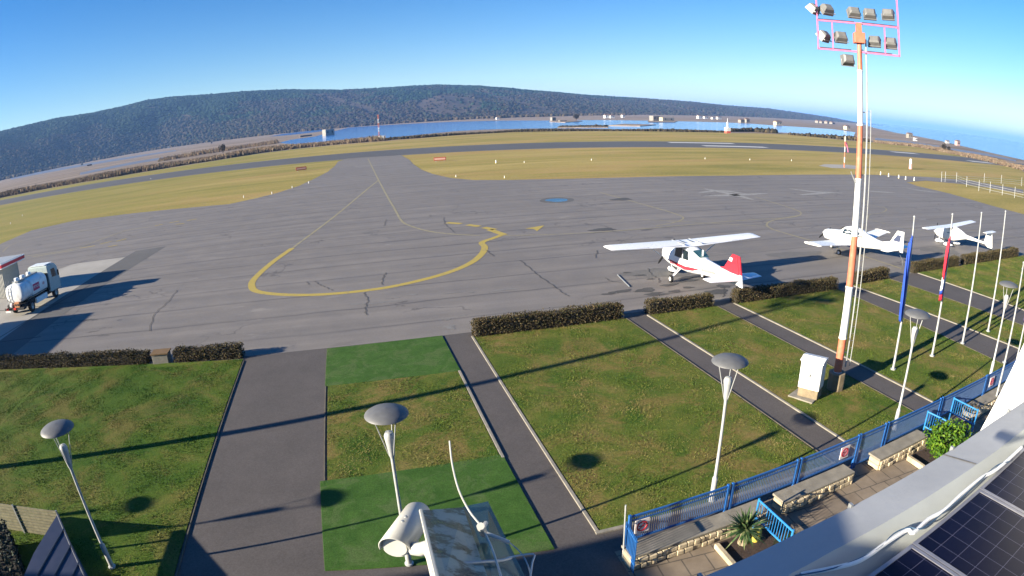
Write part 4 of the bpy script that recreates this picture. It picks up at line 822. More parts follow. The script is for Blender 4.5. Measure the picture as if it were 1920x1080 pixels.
for y in (1.5, 6.35):
    for s in (-1, 1):
        rot = Matrix.Translation((s*0.98, y, 0.48)) @ Matrix.Rotation(math.pi/2, 4, 'Y'); o = MB().lathe([(0.26, -0.14), (0.44, -0.14), (0.48, -0.08), (0.48, 0.08), (0.44, 0.14), (0.26, 0.14)], 20, (0, 0, 0), rot).build("wheel", M_DARK, T, smooth=True)
        MB().lathe([(0, -0.06), (0.26, -0.12), (0.26, 0.12), (0, 0.06)], 14, (0, 0, 0), rot).build("rim", M_GALV, o)
for s in (-1, 1): MB().box(s*1.02-0.16, s*1.02+0.16, 0.95, 2.05, 1.0, 1.04).build("mudguard", M_DARK, T)
MB().box(0.55, 1.12, 2.4, 4.6, 0.45, 0.88).build("side_locker", M_TANK, T, bevel=0.02)
MB().box(-1.1, 1.1, -0.12, 0.4, 0.55, 0.68).build("rear_bumper", M_DARK, T)
MB().box(-1.05, -0.45, -0.15, -0.13, 0.40, 0.55).build("number_plate", M_WHITE, T)
r_ = MB().box(0.05, 0.62, -0.02, 0.3, 0.70, 1.15).build("pump_cabinet", plain("pump_orange", (0.55, 0.22, 0.08), 0.6), T, bevel=0.015)
for x in (0.2, 0.46): MB().lathe([(0, 0), (0.09, 0), (0.09, 0.02), (0, 0.02)], 14, (0, 0, 0), Matrix.Translation((x, -0.025, 0.95)) @ Matrix.Rotation(math.pi/2, 4, 'X')).build("gauge", M_DARK, r_)
MB().lathe([(0.0, -0.1), (0.2, -0.1), (0.2, 0.1), (0, 0.1)], 16, (0, 0, 0), Matrix.Translation((-0.35, 0.1, 0.9)) @ Matrix.Rotation(math.pi/2, 4, 'Y')).build("hose_reel", M_TANK, T)
for x in (-0.75, 0.1): MB().box(x-0.13, x+0.13, -0.16, -0.13, 0.60, 0.76).build("tail_light", plain("tail_light_red", (0.85, 0.05, 0.03), 0.3), T)
MB().box(1.162, 1.170, 2.15, 3.35, 1.52, 2.05).build("logo_panel", plain("magenta_panel", (0.60, 0.03, 0.13), 0.4), T)
def text(body, size, loc, rot, mat, parent, name="lettering", ext=0.004):
    cu = bpy.data.curves.new(name, 'FONT'); cu.body = body; cu.size = size; cu.extrude = ext; cu.align_x = 'CENTER'; cu.align_y = 'CENTER'
    tmp = bpy.data.objects.new(name, cu); COL.objects.link(tmp); bpy.context.view_layer.update(); me = bpy.data.meshes.new_from_object(tmp); bpy.data.objects.remove(tmp)
    me.materials.clear(); me.materials.append(mat); o = bpy.data.objects.new(name, me); COL.objects.link(o); o.location = loc; o.rotation_euler = rot; o.parent = parent; return o
text("PETROL", 0.32, (1.178, 2.75, 1.78), (math.pi/2, 0, math.pi/2), M_WHITE, T)
text("64", 0.34, (1.172, 4.15, 1.75), (math.pi/2, 0, math.pi/2), M_RED, T)
K = thing("fuel_kiosk", "pale corrugated kiosk with a red and white canopy at the left edge", "kiosk", (-31.3, 44.8, 0), rad(-6))
kw = MB()
n = 60
pr = []
for k in range(n+1): pr.append((-5.2+5.2*k/n, 0.03*(k % 2)))
kw.add([(x, y, z) for z in (0.05, 2.45) for x, y in pr], [(i, i+1, n+2+i, n+1+i) for i in range(n)])
pr = [(-0.03*(k % 2), 2.6*k/n) for k in range(n+1)]
kw.add([(x, y, z) for z in (0.05, 2.45) for x, y in pr], [(i, i+1, n+2+i, n+1+i) for i in range(n)])
kw.box(-5.2, -0.05, 0.05, 2.6, 0.03, 2.44); kw.build("wall", plain("kiosk_cream", (0.55, 0.54, 0.47), 0.6), K)
MB().box(-5.9, 0.45, -0.45, 3.2, 2.52, 2.56).build("soffit", M_WHITE, K)
MB().box(-5.92, 0.47, -0.47, 3.22, 2.56, 2.62).build("lower_band", M_WHITE, K)
MB().box(-5.94, 0.49, -0.49, 3.24, 2.62, 2.88).build("red_fascia", M_RED, K)
MB().box(-5.96, 0.51, -0.51, 3.26, 2.88, 2.95).build("upper_band", M_WHITE, K)
MB().box(-5.8, 0.36, -0.36, 3.1, 2.95, 2.97).build("roof", M_GALVL, K)
# building standing off to the left, whose shadow reaches over the pad
bl = thing("shed", "flat roofed shed outside the left edge of the picture beside the pad", "shed", (-35.5, 31.3, 0)); MB().box(-4, 3.4, -5.4, 3.2, 0, 3.9).build("wall", M_WHITE, bl); MB().box(-4.2, 3.6, -5.6, 3.4, 3.9, 4.05).build("roof", M_GALV, bl)

# ------------------------------------------------------------------ things on the airfield
def sign(p, w_, label, rz):
    t = thing("taxiway_sign", label, "sign", (p.x, p.y, 0), rz); MB().box(-w_/2, w_/2, -0.12, 0.12, 0.25, 0.95).build("panel", M_RUST, t, bevel=0.02)
    MB().box(-w_/2+0.15, w_/2-0.15, -0.14, -0.125, 0.42, 0.78).build("pale_band", plain("sign_pale", (0.75, 0.45, 0.35), 0.6), t)
    for x in (-w_/3, w_/3): MB().tube([(x, 0, 0), (x, 0, 0.3)], 0.05, 6).build("leg", M_GALV, t)
sign(G(565, 321), 2.4, "low red taxiway sign on the grass left of the taxiway", rad(8)); sign(G(825, 303), 2.6, "low red taxiway sign on the grass right of the taxiway", rad(-4))
# windsock mast
p = G(1583, 314); t = thing("windsock_mast", "red and white pole with a drooping pink windsock on its own pad", "windsock", (p.x, p.y, 0))
for k in range(6): MB().lathe([(0.13-0.008*k, 1.1*k), (0.122-0.008*k, 1.1*(k+1))], 10).build("white_band" if k % 2 else "red_band", M_WHITE if k % 2 else M_ORANGE, t, smooth=True)
MB().loft([[(0.15+u*0.9+0.3*(1-u*0.6)*math.cos(a)*0.6, 0.3*(1-u*0.6)*math.sin(a), 5.2-u*u*1.9+0.3*(1-u*0.6)*math.cos(a)*0.7) for a in [k*math.pi/5 for k in range(10)]] for u in (0, 0.35, 0.7, 1)], cap=False).build("windsock", M_PINK, t, smooth=True)
structure(MB().sheet(px([(1535, 311), (1560, 315), (1610, 317), (1620, 313), (1590, 309), (1545, 308)]), 0.015).build("pale_pad", M_PAD))
p = G(1707, 317); t = thing("marker_post", "thick white and orange marker standing in the grass right of the mast", "marker", (p.x, p.y, 0))
MB().lathe([(0.45, 0), (0.35, 1.3)], 10).build("lower_band", plain("faded_pink", (0.75, 0.42, 0.38), 0.7), t); MB().lathe([(0.35, 1.3), (0.28, 2.4), (0, 2.45)], 10).build("upper_band", M_WHITE, t)
EDGE = [(930, 306, "right of the taxiway sign"), (983, 305.5, "second from the taxiway sign"), (1109, 301, "in the middle of the grass"), (1322, 298.5, "below the runway markings"), (1406, 300.5, "left of the windsock mast"), (1484, 302, "close left of the windsock mast"),
        (855, 332, "at the taxiway corner"), (946, 334, "at the apron edge"), (548, 353, "at the left apron edge"), (510, 364, "second along the left apron edge"), (457, 371, "third along the left apron edge"), (579, 344, "nearest the left taxiway corner"), (42, 405, "on the far left grass"), (20, 420, "lowest on the far left grass"), (283, 336, "beside the runway at left")]
e0 = None
for x, y, lab in EDGE:
    p = G(x, y); lb = "small white edge marker in the grass, "+lab
    if e0 is None:
        e0 = thing("edge_marker", lb, "edge marker", (p.x, p.y, 0), 0, "small white edge markers around the apron")
        MB().lathe([(0.14, 0), (0.10, 0.45), (0.05, 0.62), (0, 0.64)], 10).build("cone", M_WHITE, e0, smooth=True); MB().lathe([(0.2, 0), (0.2, 0.05), (0, 0.05)], 10).build("base", M_YELLOW, e0)
    else: dup(e0, (p.x, p.y, 0), None, lb).scale = (0.5, 0.5, 0.6)
for k, (x, y) in enumerate([(1651, 328), (1666, 331.5), (1685, 334.5), (1698, 337), (1714, 339)]):
    p = G(x, y); o = dup(e0, (p.x, p.y, 0), None, "white cone on the grass edge behind the apron, "+["nearest the mast", "second from the mast", "middle of the row of five", "fourth from the mast", "farthest from the mast"][k]); o["group"] = "row of white cones behind the mast"; o.scale = (0.9, 0.9, 1.1)
# row of T posts of the enclosure at the right
tp = [(1765, 341, 1.9), (1772, 341, 2.0), (1793, 342, 2.1), (1812, 350, 1.9), (1835, 358, 2.0), (1856, 361, 2.0), (1879, 366, 2.0), (1902, 371, 2.0), (1845, 342, 1.9), (1877, 345, 1.9), (1915, 349, 1.9)]
t0 = None
for k, (x, y, h) in enumerate(tp):
    p = G(x, y); lb = "white T shaped post of the enclosure at the right, number %s from its left end" % ["one", "two", "three", "four", "five", "six", "seven", "eight", "nine", "ten", "eleven"][k]
    lb = ["white T post at the left corner of the enclosure", "white T post right beside the corner post of the enclosure", "white T post on the far side where the rail turns", "first white T post of the near row", "second white T post of the near row", "third white T post of the near row", "fourth white T post of the near row",
          "last white T post of the near row, at the picture edge", "first white T post of the far row", "second white T post of the far row", "last white T post of the far row, at the picture edge"][k]
    if t0 is None:
        t0 = thing("t_post", lb, "post", (p.x, p.y, 0), 0.5, "white T posts of the enclosure"); MB().tube([(0, 0, 0), (0, 0, 1.95)], 0.045, 6).build("upright", M_GALVL, t0); MB().box(-0.5, 0.5, -0.03, 0.03, 1.92, 1.98).build("crossbar", M_GALVL, t0)
    else: dup(t0, (p.x, p.y, 0), 0.5, lb)
for pts, lab in (([(1765, 341), (1793, 342), (1845, 344), (1919, 350)], "thin pale rail fence along the far side of the enclosure"), ([(1793, 342), (1812, 350), (1856, 361), (1919, 375)], "thin pale rail fence along the near side of the enclosure")):
    m = MB(); q = px(pts)
    for z in (0.45, 0.9, 1.3): m.tube([(a, b, z) for a, b in q], 0.022, 5)
    tag(m.build("rail_fence", M_GALVL), lab, "fence")
# lattice mast and white box
p = G(711, 263); t = thing("lattice_mast", "thin red and white lattice antenna mast in front of the lagoon", "antenna mast", (p.x, p.y, 0))
for k in range(6):
    m = MB(); z0, z1 = 2.0*k, 2.0*(k+1)
    for a in range(3):
        c = [(0.28*math.cos(a*2.09), 0.28*math.sin(a*2.09)), (0.28*math.cos((a+1)*2.09), 0.28*math.sin((a+1)*2.09))]
        m.tube([(c[0][0], c[0][1], z0), (c[0][0], c[0][1], z1)], 0.07, 5)
        m.tube([(c[0][0], c[0][1], z0), (c[1][0], c[1][1], z0+1)], 0.04, 4); m.tube([(c[1][0], c[1][1], z0+1), (c[0][0], c[0][1], z1)], 0.04, 4)
    m.build("white_section" if k % 2 == 0 else "red_section", M_WHITE if k % 2 == 0 else M_ORANGE, t)
p = G(718, 263); t = thing("equipment_box", "small white equipment box at the foot of the lattice mast", "box", (p.x, p.y, 0)); MB().box(-0.6, 0.6, -0.5, 0.5, 0, 2.0).build("body", M_WHITE, t); MB().box(-0.7, 0.7, -0.6, 0.6, 2.0, 2.15).build("lid", M_WHITE, t)
p = G(1364, 249.5); t = thing("beacon", "white beacon tower with a red and white base beside the lagoon", "beacon", (p.x, p.y, 0))
MB().box(-1.1, 1.1, -1.1, 1.1, 0, 1.0).build("red_base", plain("beacon_red", (0.75, 0.12, 0.08), 0.5), t); MB().box(-1.15, 1.15, -1.15, 1.15, 1.0, 2.6).build("white_base", M_WHITE, t, bevel=0.03); MB().box(-1.6, 1.6, -0.5, 0.5, 1.9, 2.7).build("side_box", M_WHITE, t); MB().lathe([(0.7, 2.6), (0.5, 5.2), (0.3, 5.4), (0.12, 5.5), (0.08, 7.2), (0, 7.3)], 12).build("tower", M_WHITE, t, smooth=True)
# saltpan houses on the far shores
M_STONE = plain("pale_stone", (0.36, 0.33, 0.28), 0.9, var=0.25, scale=0.8); M_TILE = plain("clay_tile", (0.22, 0.15, 0.12), 0.85, var=0.3, scale=1.5); M_HOLE = plain("dark_opening", (0.03, 0.03, 0.03), 0.9)
def house(x, y, w_, d_, h, label, wall=M_WHITE, roof=True, name="house", rz=0.3, dist=None):
    w_ *= 0.8; h *= 0.8; d_ *= 0.8; p = G(x, y) if dist is None else DIST(x, y, dist); t = thing(name, label, name.replace("_", " "), (p.x, p.y, 0), rz)
    MB().box(-w_/2, w_/2, -d_/2, d_/2, 0, h).build("wall", wall, t)
    if roof: MB().add([(-w_/2-.3, -d_/2-.3, h), (w_/2+.3, -d_/2-.3, h), (w_/2+.3, d_/2+.3, h), (-w_/2-.3, d_/2+.3, h), (-w_/2-.3, 0, h+d_*0.28), (w_/2+.3, 0, h+d_*0.28)], [(0, 1, 2, 3), (0, 1, 5, 4), (2, 3, 4, 5), (0, 3, 4), (1, 2, 5)]).build("roof", M_TILE, t)
    for k in (-0.25, 0.25): MB().box(k*w_-0.5, k*w_+0.5, -d_/2-0.06, -d_/2-0.01, h*0.4, h*0.75).build("window", M_HOLE, t)
house(616, 254, 10, 8, 6.3, "square pale ruined house standing on a spit in the lagoon", M_STONE, False, "ruined_house", 0.5)
house(573, 256, 14, 4, 1.6, "low dark wall ruin on the spit left of the square ruin", plain("dark_stone", (0.14, 0.12, 0.11), 0.9), False, "wall_ruin", 0.4)
house(316, 277.5, 4.2, 3.5, 3.4, "small white hut on the marsh below the left part of the hill", M_WHITE, True, "hut", 0.2)
house(397, 269, 3, 3, 3.6, "narrow cream hut on the marsh above the tall reeds", M_STONE, False, "hut", 0.2)
house(154, 310, 3.0, 3.4, 3.6, "pale ruined hut at the far left under the dark forest", M_STONE, False, "hut", 0.1)
house(168, 311, 6.5, 3, 2.0, "low dark barn right of the pale ruined hut at far left", plain("barn_dark", (0.08, 0.06, 0.05), 0.9), False, "barn", 0.1)
house(272, 281, 3.0, 3, 2.2, "tiny pale hut left of the small white marsh hut", M_STONE, True, "hut", 0.1)
house(1037, 227, 5, 5, 4.5, "small stone house on the islet left of the lone tree", M_STONE, False, "house", 0.2)
house(1055, 228, 9, 4, 1.3, "low stone wall on the lagoon islet", M_STONE, False, "wall_ruin", 0.2)
house(1138, 221.5, 9, 6, 4.5, "left white house of the pair on the far shore above the lagoon", M_WHITE, True, "house", 0.1)
house(1147, 221.5, 7, 6, 4.0, "right white house of the pair on the far shore above the lagoon", M_WHITE, True, "house", 0.1)
house(1168, 220.5, 5, 5, 4.5, "single white house right of the white pair on the far shore", M_WHITE, True, "house", 0.1)
house(933, 224, 5, 5, 3.4, "tiny white house alone on the far shore in the middle", M_WHITE, True, "house", 0.1)
house(1227, 227, 9, 8, 6.2, "two storey stone ruin on the far side of the lagoon", M_STONE, False, "ruined_house", 0.15)
house(1250, 227.5, 17, 7, 4.6, "long roofless sandstone ruin right of the two storey ruin", plain("sandstone", (0.55, 0.45, 0.30), 0.9, var=0.3), False, "ruined_house", 0.15)
house(1311, 222.5, 7, 6, 5.0, "bright white house, left one behind the beacon's shore", M_WHITE, True, "house", 0.1)
house(1323, 222.5, 8, 5, 3.6, "white house directly right of the bright white one", M_WHITE, True, "house", 0.1)
house(1337, 223.5, 6, 5, 3.0, "lowest white house in the row behind the beacon", M_WHITE, True, "house", 0.1)
house(1348, 223.5, 9, 5, 4.0, "rightmost white house in the row behind the beacon", M_WHITE, True, "house", 0.1)
house(1390, 230, 7, 6, 3.6, "stone house on the spit right of the beacon", M_STONE, True, "house", 0.1)
house(1400, 230, 6, 6, 4.6, "taller pale house beside the stone house on the spit", M_STONE, True, "house", 0.1)
house(1458, 234.5, 10, 6, 4.2, "cream house alone on the lagoon spit", plain("cream_wall", (0.70, 0.60, 0.42), 0.8), True, "house", 0.1)
house(1588, 243, 8, 6, 4.5, "cream house with a small tower near the floodlight mast", plain("cream_wall", (0.70, 0.60, 0.42), 0.8), True, "house", 0.1)
house(1705, 259, 6, 5, 4.5, "pale house on the coast right of the mast", M_STONE, True, "house", -0.2)
house(1716, 264, 3, 3, 2.6, "tiny white hut below the pale coast house", M_WHITE, False, "hut", -0.2)
house(1795, 273, 4, 4, 4.2, "pinkish tower house on the coast, rightmost of the coast houses", plain("pink_wall", (0.60, 0.42, 0.38), 0.8), True, "house", -0.2)
house(1776, 268.5, 4, 3, 2.2, "small white hut on the coast left of the pinkish tower house", M_WHITE, True, "hut", -0.2)
for k, (x, y, w_, h) in enumerate([(1533, 229, 10, 5), (1541, 231.5, 14, 4), (1550, 232.5, 9, 5), (1560, 235, 12, 4)]):
    house(x, y+5, w_, 10, h, "pale village building below the end of the hill, "+["leftmost of four", "second from the left", "third from the left", "rightmost of four"][k], M_STONE, True, "house", 0.2, dist=1250)
# lone tree on the islet, a few bigger trees and bushes
def small_tree(x, y, h, label, mat=M_DARKSHRUB, dist=None, rad_=None):
    p = G(x, y); t = thing("tree", label, "tree", (p.x, p.y, 0)); rr = rad_ or h*0.42
    m = MB().tube([(0, 0, 0), (0.1, 0, h*0.35), (0, 0.1, h*0.7)], [h*0.05, h*0.035, h*0.015], 6); m.tube([(0.1, 0, h*0.35), (h*0.2, 0.1, h*0.65)], [h*0.025, h*0.01], 5); m.tube([(0.1, 0, h*0.4), (-h*0.2, -0.1, h*0.68)], [h*0.025, h*0.01], 5); m.build("trunk", M_BARK, t)
    n = 420; d = rng.standard_normal((n, 3)); d /= np.linalg.norm(d, axis=1, keepdims=True); c = d*(0.45+0.6*rng.random((n, 1)))*[rr, rr, h*0.36]*(1+0.2*np.sin(d[:, :1]*5)) + [0, 0, h*0.62]
    V, F = leaves(c, None, h*0.07); npmesh("crown", V, F, mat, t)
small_tree(1081, 226.5, 6.5, "lone dark tree on the lagoon islet", M_FOREST)
small_tree(418, 287, 5.0, "dark leafless tree in the tall reeds left of the lagoon", M_DARKSHRUB)
small_tree(1770, 283, 3.6, "dark bush like tree between the runway end and the sea", M_DARKSHRUB)
small_tree(1779, 284, 2.6, "smaller dark bush right of the bush like tree near the sea", M_DARKSHRUB)

# ------------------------------------------------------------------ terrace, low wall, fence
M_TERR = NT("terrace_tiles"); 
p_ = M_TERR.pos(rot=(0, 0, rad(4))); br = M_TERR.n("TexBrick"); br.offset = 0.5; br.inputs["Scale"].default_value = 1; br.inputs["Brick Width"].default_value = 0.62; br.inputs["Row Height"].default_value = 0.62; br.inputs["Mortar Size"].default_value = 0.022; br.inputs["Mortar Smooth"].default_value = 0.3
br.inputs["Color1"].default_value = (0.30, 0.23, 0.16, 1); br.inputs["Color2"].default_value = (0.38, 0.30, 0.21, 1); br.inputs["Mortar"].default_value = (0.07, 0.06, 0.05, 1); M_TERR.l(p_, br.inputs["Vector"])
M_TERR.color(M_TERR.mix(0.35, br.outputs["Color"], M_TERR.ramp(M_TERR.noise(p_, 3, 5), [(0.3, (0.16, 0.13, 0.10)), (0.7, (0.44, 0.36, 0.27))]))); M_TERR.rough(0.85); M_TERR.bump(br.outputs["Fac"], -0.4, 0.01)
structure(MB().sheet([(4.9, 1.5), (60, 1.5), (60, 11.3), (20, 11.0), (8, 10.6), (4.9, 10.4)], 0.030).build("terrace", M_TERR.m))
structure(MB().sheet([(-46, 3.0), (4.9, 3.0), (4.9, 11.2), (-5.85, 11.6), (-46, 9.0)], 0.027).build("forecourt", M_PATH))
M_STN = plain("rubble_stone", (0.58, 0.48, 0.32), 0.9, var=0.35, scale=2, bump=0.5)
FX = lambda x: 10.22 + (x-5)*0.062                     # line of the fence
def low_wall(x0, x1, label, depth=0.48, h=0.40):
    a, b = FX(x0)-0.12, FX(x1)-0.12; t = thing("stone_wall", label, "wall", (x0, a, 0.03), math.atan2(b-a, x1-x0)); L = math.hypot(x1-x0, b-a)
    MB().box(0, L, -depth+0.05, 0, 0, h-0.07).build("core", M_CONC, t)
    m = MB(); x = 0.0; rr_ = random.Random(int(x0*10))
    for row in range(2):
        x = 0
        while x < L-0.05:
            wd = min(rr_.uniform(0.13, 0.27), L-x); z0 = 0.01+row*0.165; dz = 0.15*rr_.uniform(0.85, 1); pr_ = rr_.uniform(0.0, 0.05)
            m.box(x+0.008, x+wd-0.008, -depth-pr_, -depth+0.08, z0, z0+dz); x += wd
    st = m.build("rubble_face", M_STN, t, bevel=0.02)
    m = MB()
    for xx in (-0.06, L-0.02):
        for row in range(2): m.box(xx, xx+0.08, -depth+0.02, -0.02, 0.01+row*0.165, 0.16+row*0.165)
    m.build("end_stones", M_STN, t, bevel=0.02)
    MB().box(-0.05, L+0.05, -depth+0.02, 0.06, h-0.07, h).build("coping", M_KERB, t, bevel=0.012)
low_wall(5.0, 8.95, "low rubble stone wall with concrete coping left of the yucca"); low_wall(9.6, 12.35, "low rubble stone wall between the open gate and the terrace entrance"); low_wall(13.65, 16.25, "short low rubble stone wall beside the bright green bush"); low_wall(19.6, 26, "low stone wall next to the sunlit white building")
def fence_panel(x0, x1, label, z0=0.42, z1=1.16, sign_at=None, bars=True, posts=True):
    a, b = FX(x0), FX(x1); t = thing("metal_fence", label, "fence", (x0, a, 0.03), math.atan2(b-a, x1-x0), "blue metal fence panels along the terrace"); L = math.hypot(x1-x0, b-a)
    MB().box(0, L, -0.022, 0.022, z1-0.045, z1).build("top_rail", M_BLUE, t); MB().box(0, L, -0.022, 0.022, z0, z0+0.045).build("bottom_rail", M_BLUE, t); MB().box(0, L, -0.017, 0.017, z1-0.16, z1-0.13).build("middle_rail", M_BLUE, t)
    br_ = MB(); n = int(L/0.058)
    for k in range(1, n): br_.box(k*L/n-0.009, k*L/n+0.009, -0.010, 0.010, z0+0.04, z1-0.04)
    o = br_.build("bars", M_BLUEMESH, t)
    for x in (0.0, L):
        MB().box(x-0.03, x+0.03, -0.035, 0.035, 0.0, z1+0.03).build("post", M_BLUE, t)
    if sign_at is not None:
        s = MB().box(sign_at-0.19, sign_at+0.19, -0.045, -0.03, z0+0.18, z0+0.58).build("sign_board", plain("sign_board_white", (0.75, 0.68, 0.66), 0.5), t)
        R_ = Matrix.Translation((sign_at, -0.052, z0+0.38)) @ Matrix.Rotation(math.pi/2, 4, 'X')
        MB().lathe([(0.115, -0.004), (0.15, -0.004), (0.15, 0.004), (0.115, 0.004), (0.115, -0.004)], 28, (0, 0, 0), R_).build("red_ring", M_RED, s)
        MB().box(-0.12, 0.12, -0.012, 0.012, -0.003, 0.003, R_ @ Matrix.Rotation(rad(45), 4, 'Z')).build("red_bar", M_RED, s)
        MB().box(-0.09, 0.06, -0.012, 0.012, -0.007, -0.004, R_ @ Matrix.Rotation(rad(-8), 4, 'Z')).build("dark_symbol", M_DARK, s)
    return t
fence_panel(5.15, 7.95, "blue fence panel with a no smoking sign, at the left end of the terrace", sign_at=0.32)
fence_panel(8.1, 10.35, "blue fence panel behind the yucca plant"); fence_panel(10.5, 12.95, "blue fence panel with a prohibition sign left of the terrace entrance", sign_at=1.85)
fence_panel(13.05, 14.3, "narrow blue fence panel across the terrace entrance", z0=0.1); fence_panel(14.45, 17.6, "long blue fence panel behind the bright green bush"); fence_panel(17.75, 21.2, "blue fence panel right of the bright green bush")
fence_panel(21.3, 24.2, "blue fence panel with a red sign near the sunlit white building", sign_at=0.5); fence_panel(24.3, 29.5, "blue fence panel at the far right end"); fence_panel(29.6, 36, "farthest blue fence panel beyond the flagpoles")
t = thing("fence_end_gate", "short blue rail gate leaf at the left end of the fence", "gate", (5.02, 10.15, 0.03), rad(-93))
MB().box(0, 0.7, -0.02, 0.02, 1.0, 1.04).build("top_rail", M_BLUE, t); MB().box(0, 0.7, -0.02, 0.02, 0.3, 0.34).build("bottom_rail", M_BLUE, t); m = MB()
for k in range(9): m.box(0.03+k*0.08-0.012, 0.03+k*0.08+0.012, -0.012, 0.012, 0.05, 1.12)
m.build("bars", M_BLUE, t)
flag_ = tag(MB().tube([(4.96, 10.02, 0.03), (4.9, 10.0, 1.75)], 0.02, 8).build("thin_pole", M_GALVL), "thin pale pole at the left end of the blue fence", "pole")
def gate(x, y, rz, L, label, name="gate", Zb=0.40):
    t = thing(name, label, "gate", (x, y, 0.03), rz)
    for z in (Zb, 0.95): MB().tube([(0, 0, z), (L, 0, z)], 0.028, 8).build("rail", plain("bright_blue", (0.03, 0.24, 0.60), 0.4), t)
    for xx in (0, L): MB().tube([(xx, 0, 0.02), (xx, 0, 1.0)], 0.03, 8).build("upright", MATS["bright_blue"], t)
    m = MB()
    for k in range(1, int(L/0.1)): m.tube([(k*0.1, 0, Zb), (k*0.1, 0, 0.95)], 0.009, 5)
    m.build("bars", MATS["bright_blue"], t)
gate(8.50, 9.75, rad(-89), 1.45, "open blue gate leaf right of the yucca plant"); gate(16.7, 10.85, rad(-82), 0.95, "open blue gate leaf left of the stone planter"); gate(18.55, 11.0, rad(-87), 1.15, "open blue gate leaf nearest the sunlit white wall")
# planter bed with yucca
t = thing("planter_bed", "planter bed of brown soil edged by a pale curb under the yucca", "planter", (7.95, 9.2, 0.03))
MB().box(-0.62, 1.25, -0.75, 0.45, 0, 0.06).build("soil", M_SOIL, t); MB().box(-0.76, -0.62, -0.85, 0.35, 0, 0.15).build("curb", M_STN, t, bevel=0.02)
Y = thing("yucca", "spiky green yucca plant with a stout pale trunk in the planter bed", "plant", (7.9, 9.35, 0.08)); m = MB(); m.tube([(0, 0, 0), (0.03, 0, 0.2), (0, 0.02, 0.42)], [0.13, 0.11, 0.09], 9); m.build("trunk", plain("yucca_trunk", (0.45, 0.36, 0.24), 0.9, var=0.3), Y)
LV, LF = [], []
for k in range(150):
    a = k*2.39996; el = rad(random.uniform(-25, 80)); Lf = random.uniform(0.45, 0.72); d = Vector((math.cos(a)*math.cos(el), math.sin(a)*math.cos(el), math.sin(el))); s = d.cross(Vector((0, 0, 1))).normalized()*0.028; b0 = Vector((0, 0, 0.42+0.1*random.random()))
    for j in range(3):
        q0, q1 = b0+d*Lf*j/3-Vector((0, 0, 0.10*(j/3)**2)), b0+d*Lf*(j+1)/3-Vector((0, 0, 0.10*((j+1)/3)**2)); w0, w1 = (0.7, 1, 0.7, 0.05)[j], (0.7, 1, 0.7, 0.05)[j+1]
        i_ = len(LV); LV += [q0-s*w0, q0+s*w0, q1+s*w1, q1-s*w1]; LF.append((i_, i_+1, i_+2, i_+3))
MB().add(LV, LF).build("leaves", M_YUCCA, Y)
t = thing("urn", "rounded yellow urn at the right end of the yucca's planter bed", "urn", (8.26, 9.30, 0.09)); MB().lathe([(0, 0), (0.10, 0), (0.14, 0.12), (0.13, 0.30), (0.09, 0.40), (0, 0.42)], 16).build("body", M_YELLOW, t, smooth=True)
t = thing("grass_tuft", "grey green grassy tuft in the shade by the open gate", "plant", (9.0, 8.75, 0.05)); n = 260; V = []
for k in range(n):
    a = random.random()*6.28; r = random.random()*0.35; b0 = Vector((r*math.cos(a)*1.6, r*math.sin(a), 0)); V += [b0+Vector((-0.01, 0, 0)), b0+Vector((0.01, 0, 0)), b0+Vector((random.gauss(0, .08), random.gauss(0, .08), random.uniform(.15, .35)))]
npmesh("blades", np.array([v[:] for v in V]), np.arange(len(V)).reshape(-1, 3), M_YUCCA, t)
def bush(x, y, r, h, label, n=1500):
    t = thing("bush", label, "bush", (x, y, 0.05)); m = MB(); 
    for k in range(6): m.tube([(0, 0, 0), (0.3*r*math.cos(k), 0.3*r*math.sin(k), h*0.4), (0.6*r*math.cos(k*1.1), 0.6*r*math.sin(k*1.1), h*0.7)], [0.03, 0.02, 0.008], 5)
    m.build("stems", M_BARK, t)
    d = rng.standard_normal((n, 3)); d /= np.linalg.norm(d, axis=1, keepdims=True); c = d*(0.55+0.5*rng.random((n, 1)))*[r, r, h*0.5]*(1+0.16*np.sin(d[:, :1]*6+d[:, 1:2]*4)) + [0, 0, h*0.5]; c = c[c[:, 2] > 0.02]
    V, F = leaves(c, None, 0.062); npmesh("foliage", V, F, M_BUSH, t)
bush(16.45, 9.45, 0.88, 1.15, "bright green rounded bush beside the stone wall", 2600)
tag(MB().box(14.98, 15.12, 9.35, 10.1, 0.03, 0.2).build("planter_curb", M_STN, bevel=0.02), "pale stone curb of the bush's planter bed", "curb"); structure(MB().sheet([(15.13, 9.0), (18, 9.0), (18, 10.3), (15.13, 10.2)], 0.05).build("planter_soil", M_SOIL))
t = thing("stone_planter", "light stone planter with grey twigs between the two blue gate leaves", "planter", (19.5, 10.6, 0.03)); MB().lathe([(0, 0), (0.3, 0), (0.42, 0.42), (0.36, 0.44), (0.33, 0.3), (0, 0.3)], 14).build("bowl", M_KERB, t, smooth=True); V, F = leaves(rng.normal(0, 1, (150, 3))*[0.2, 0.2, 0.1]+[0, 0, 0.5], None, 0.04); npmesh("foliage", V, F, M_HEDGE, t)  # foliage here is the planter's grey twigs, drawn as loose leaf quads
tag(MB().box(17.65, 18.15, 10.35, 10.75, 0.03, 0.38).build("stone_block", M_KERB, bevel=0.05), "grey stone block behind the bright green bush", "stone")

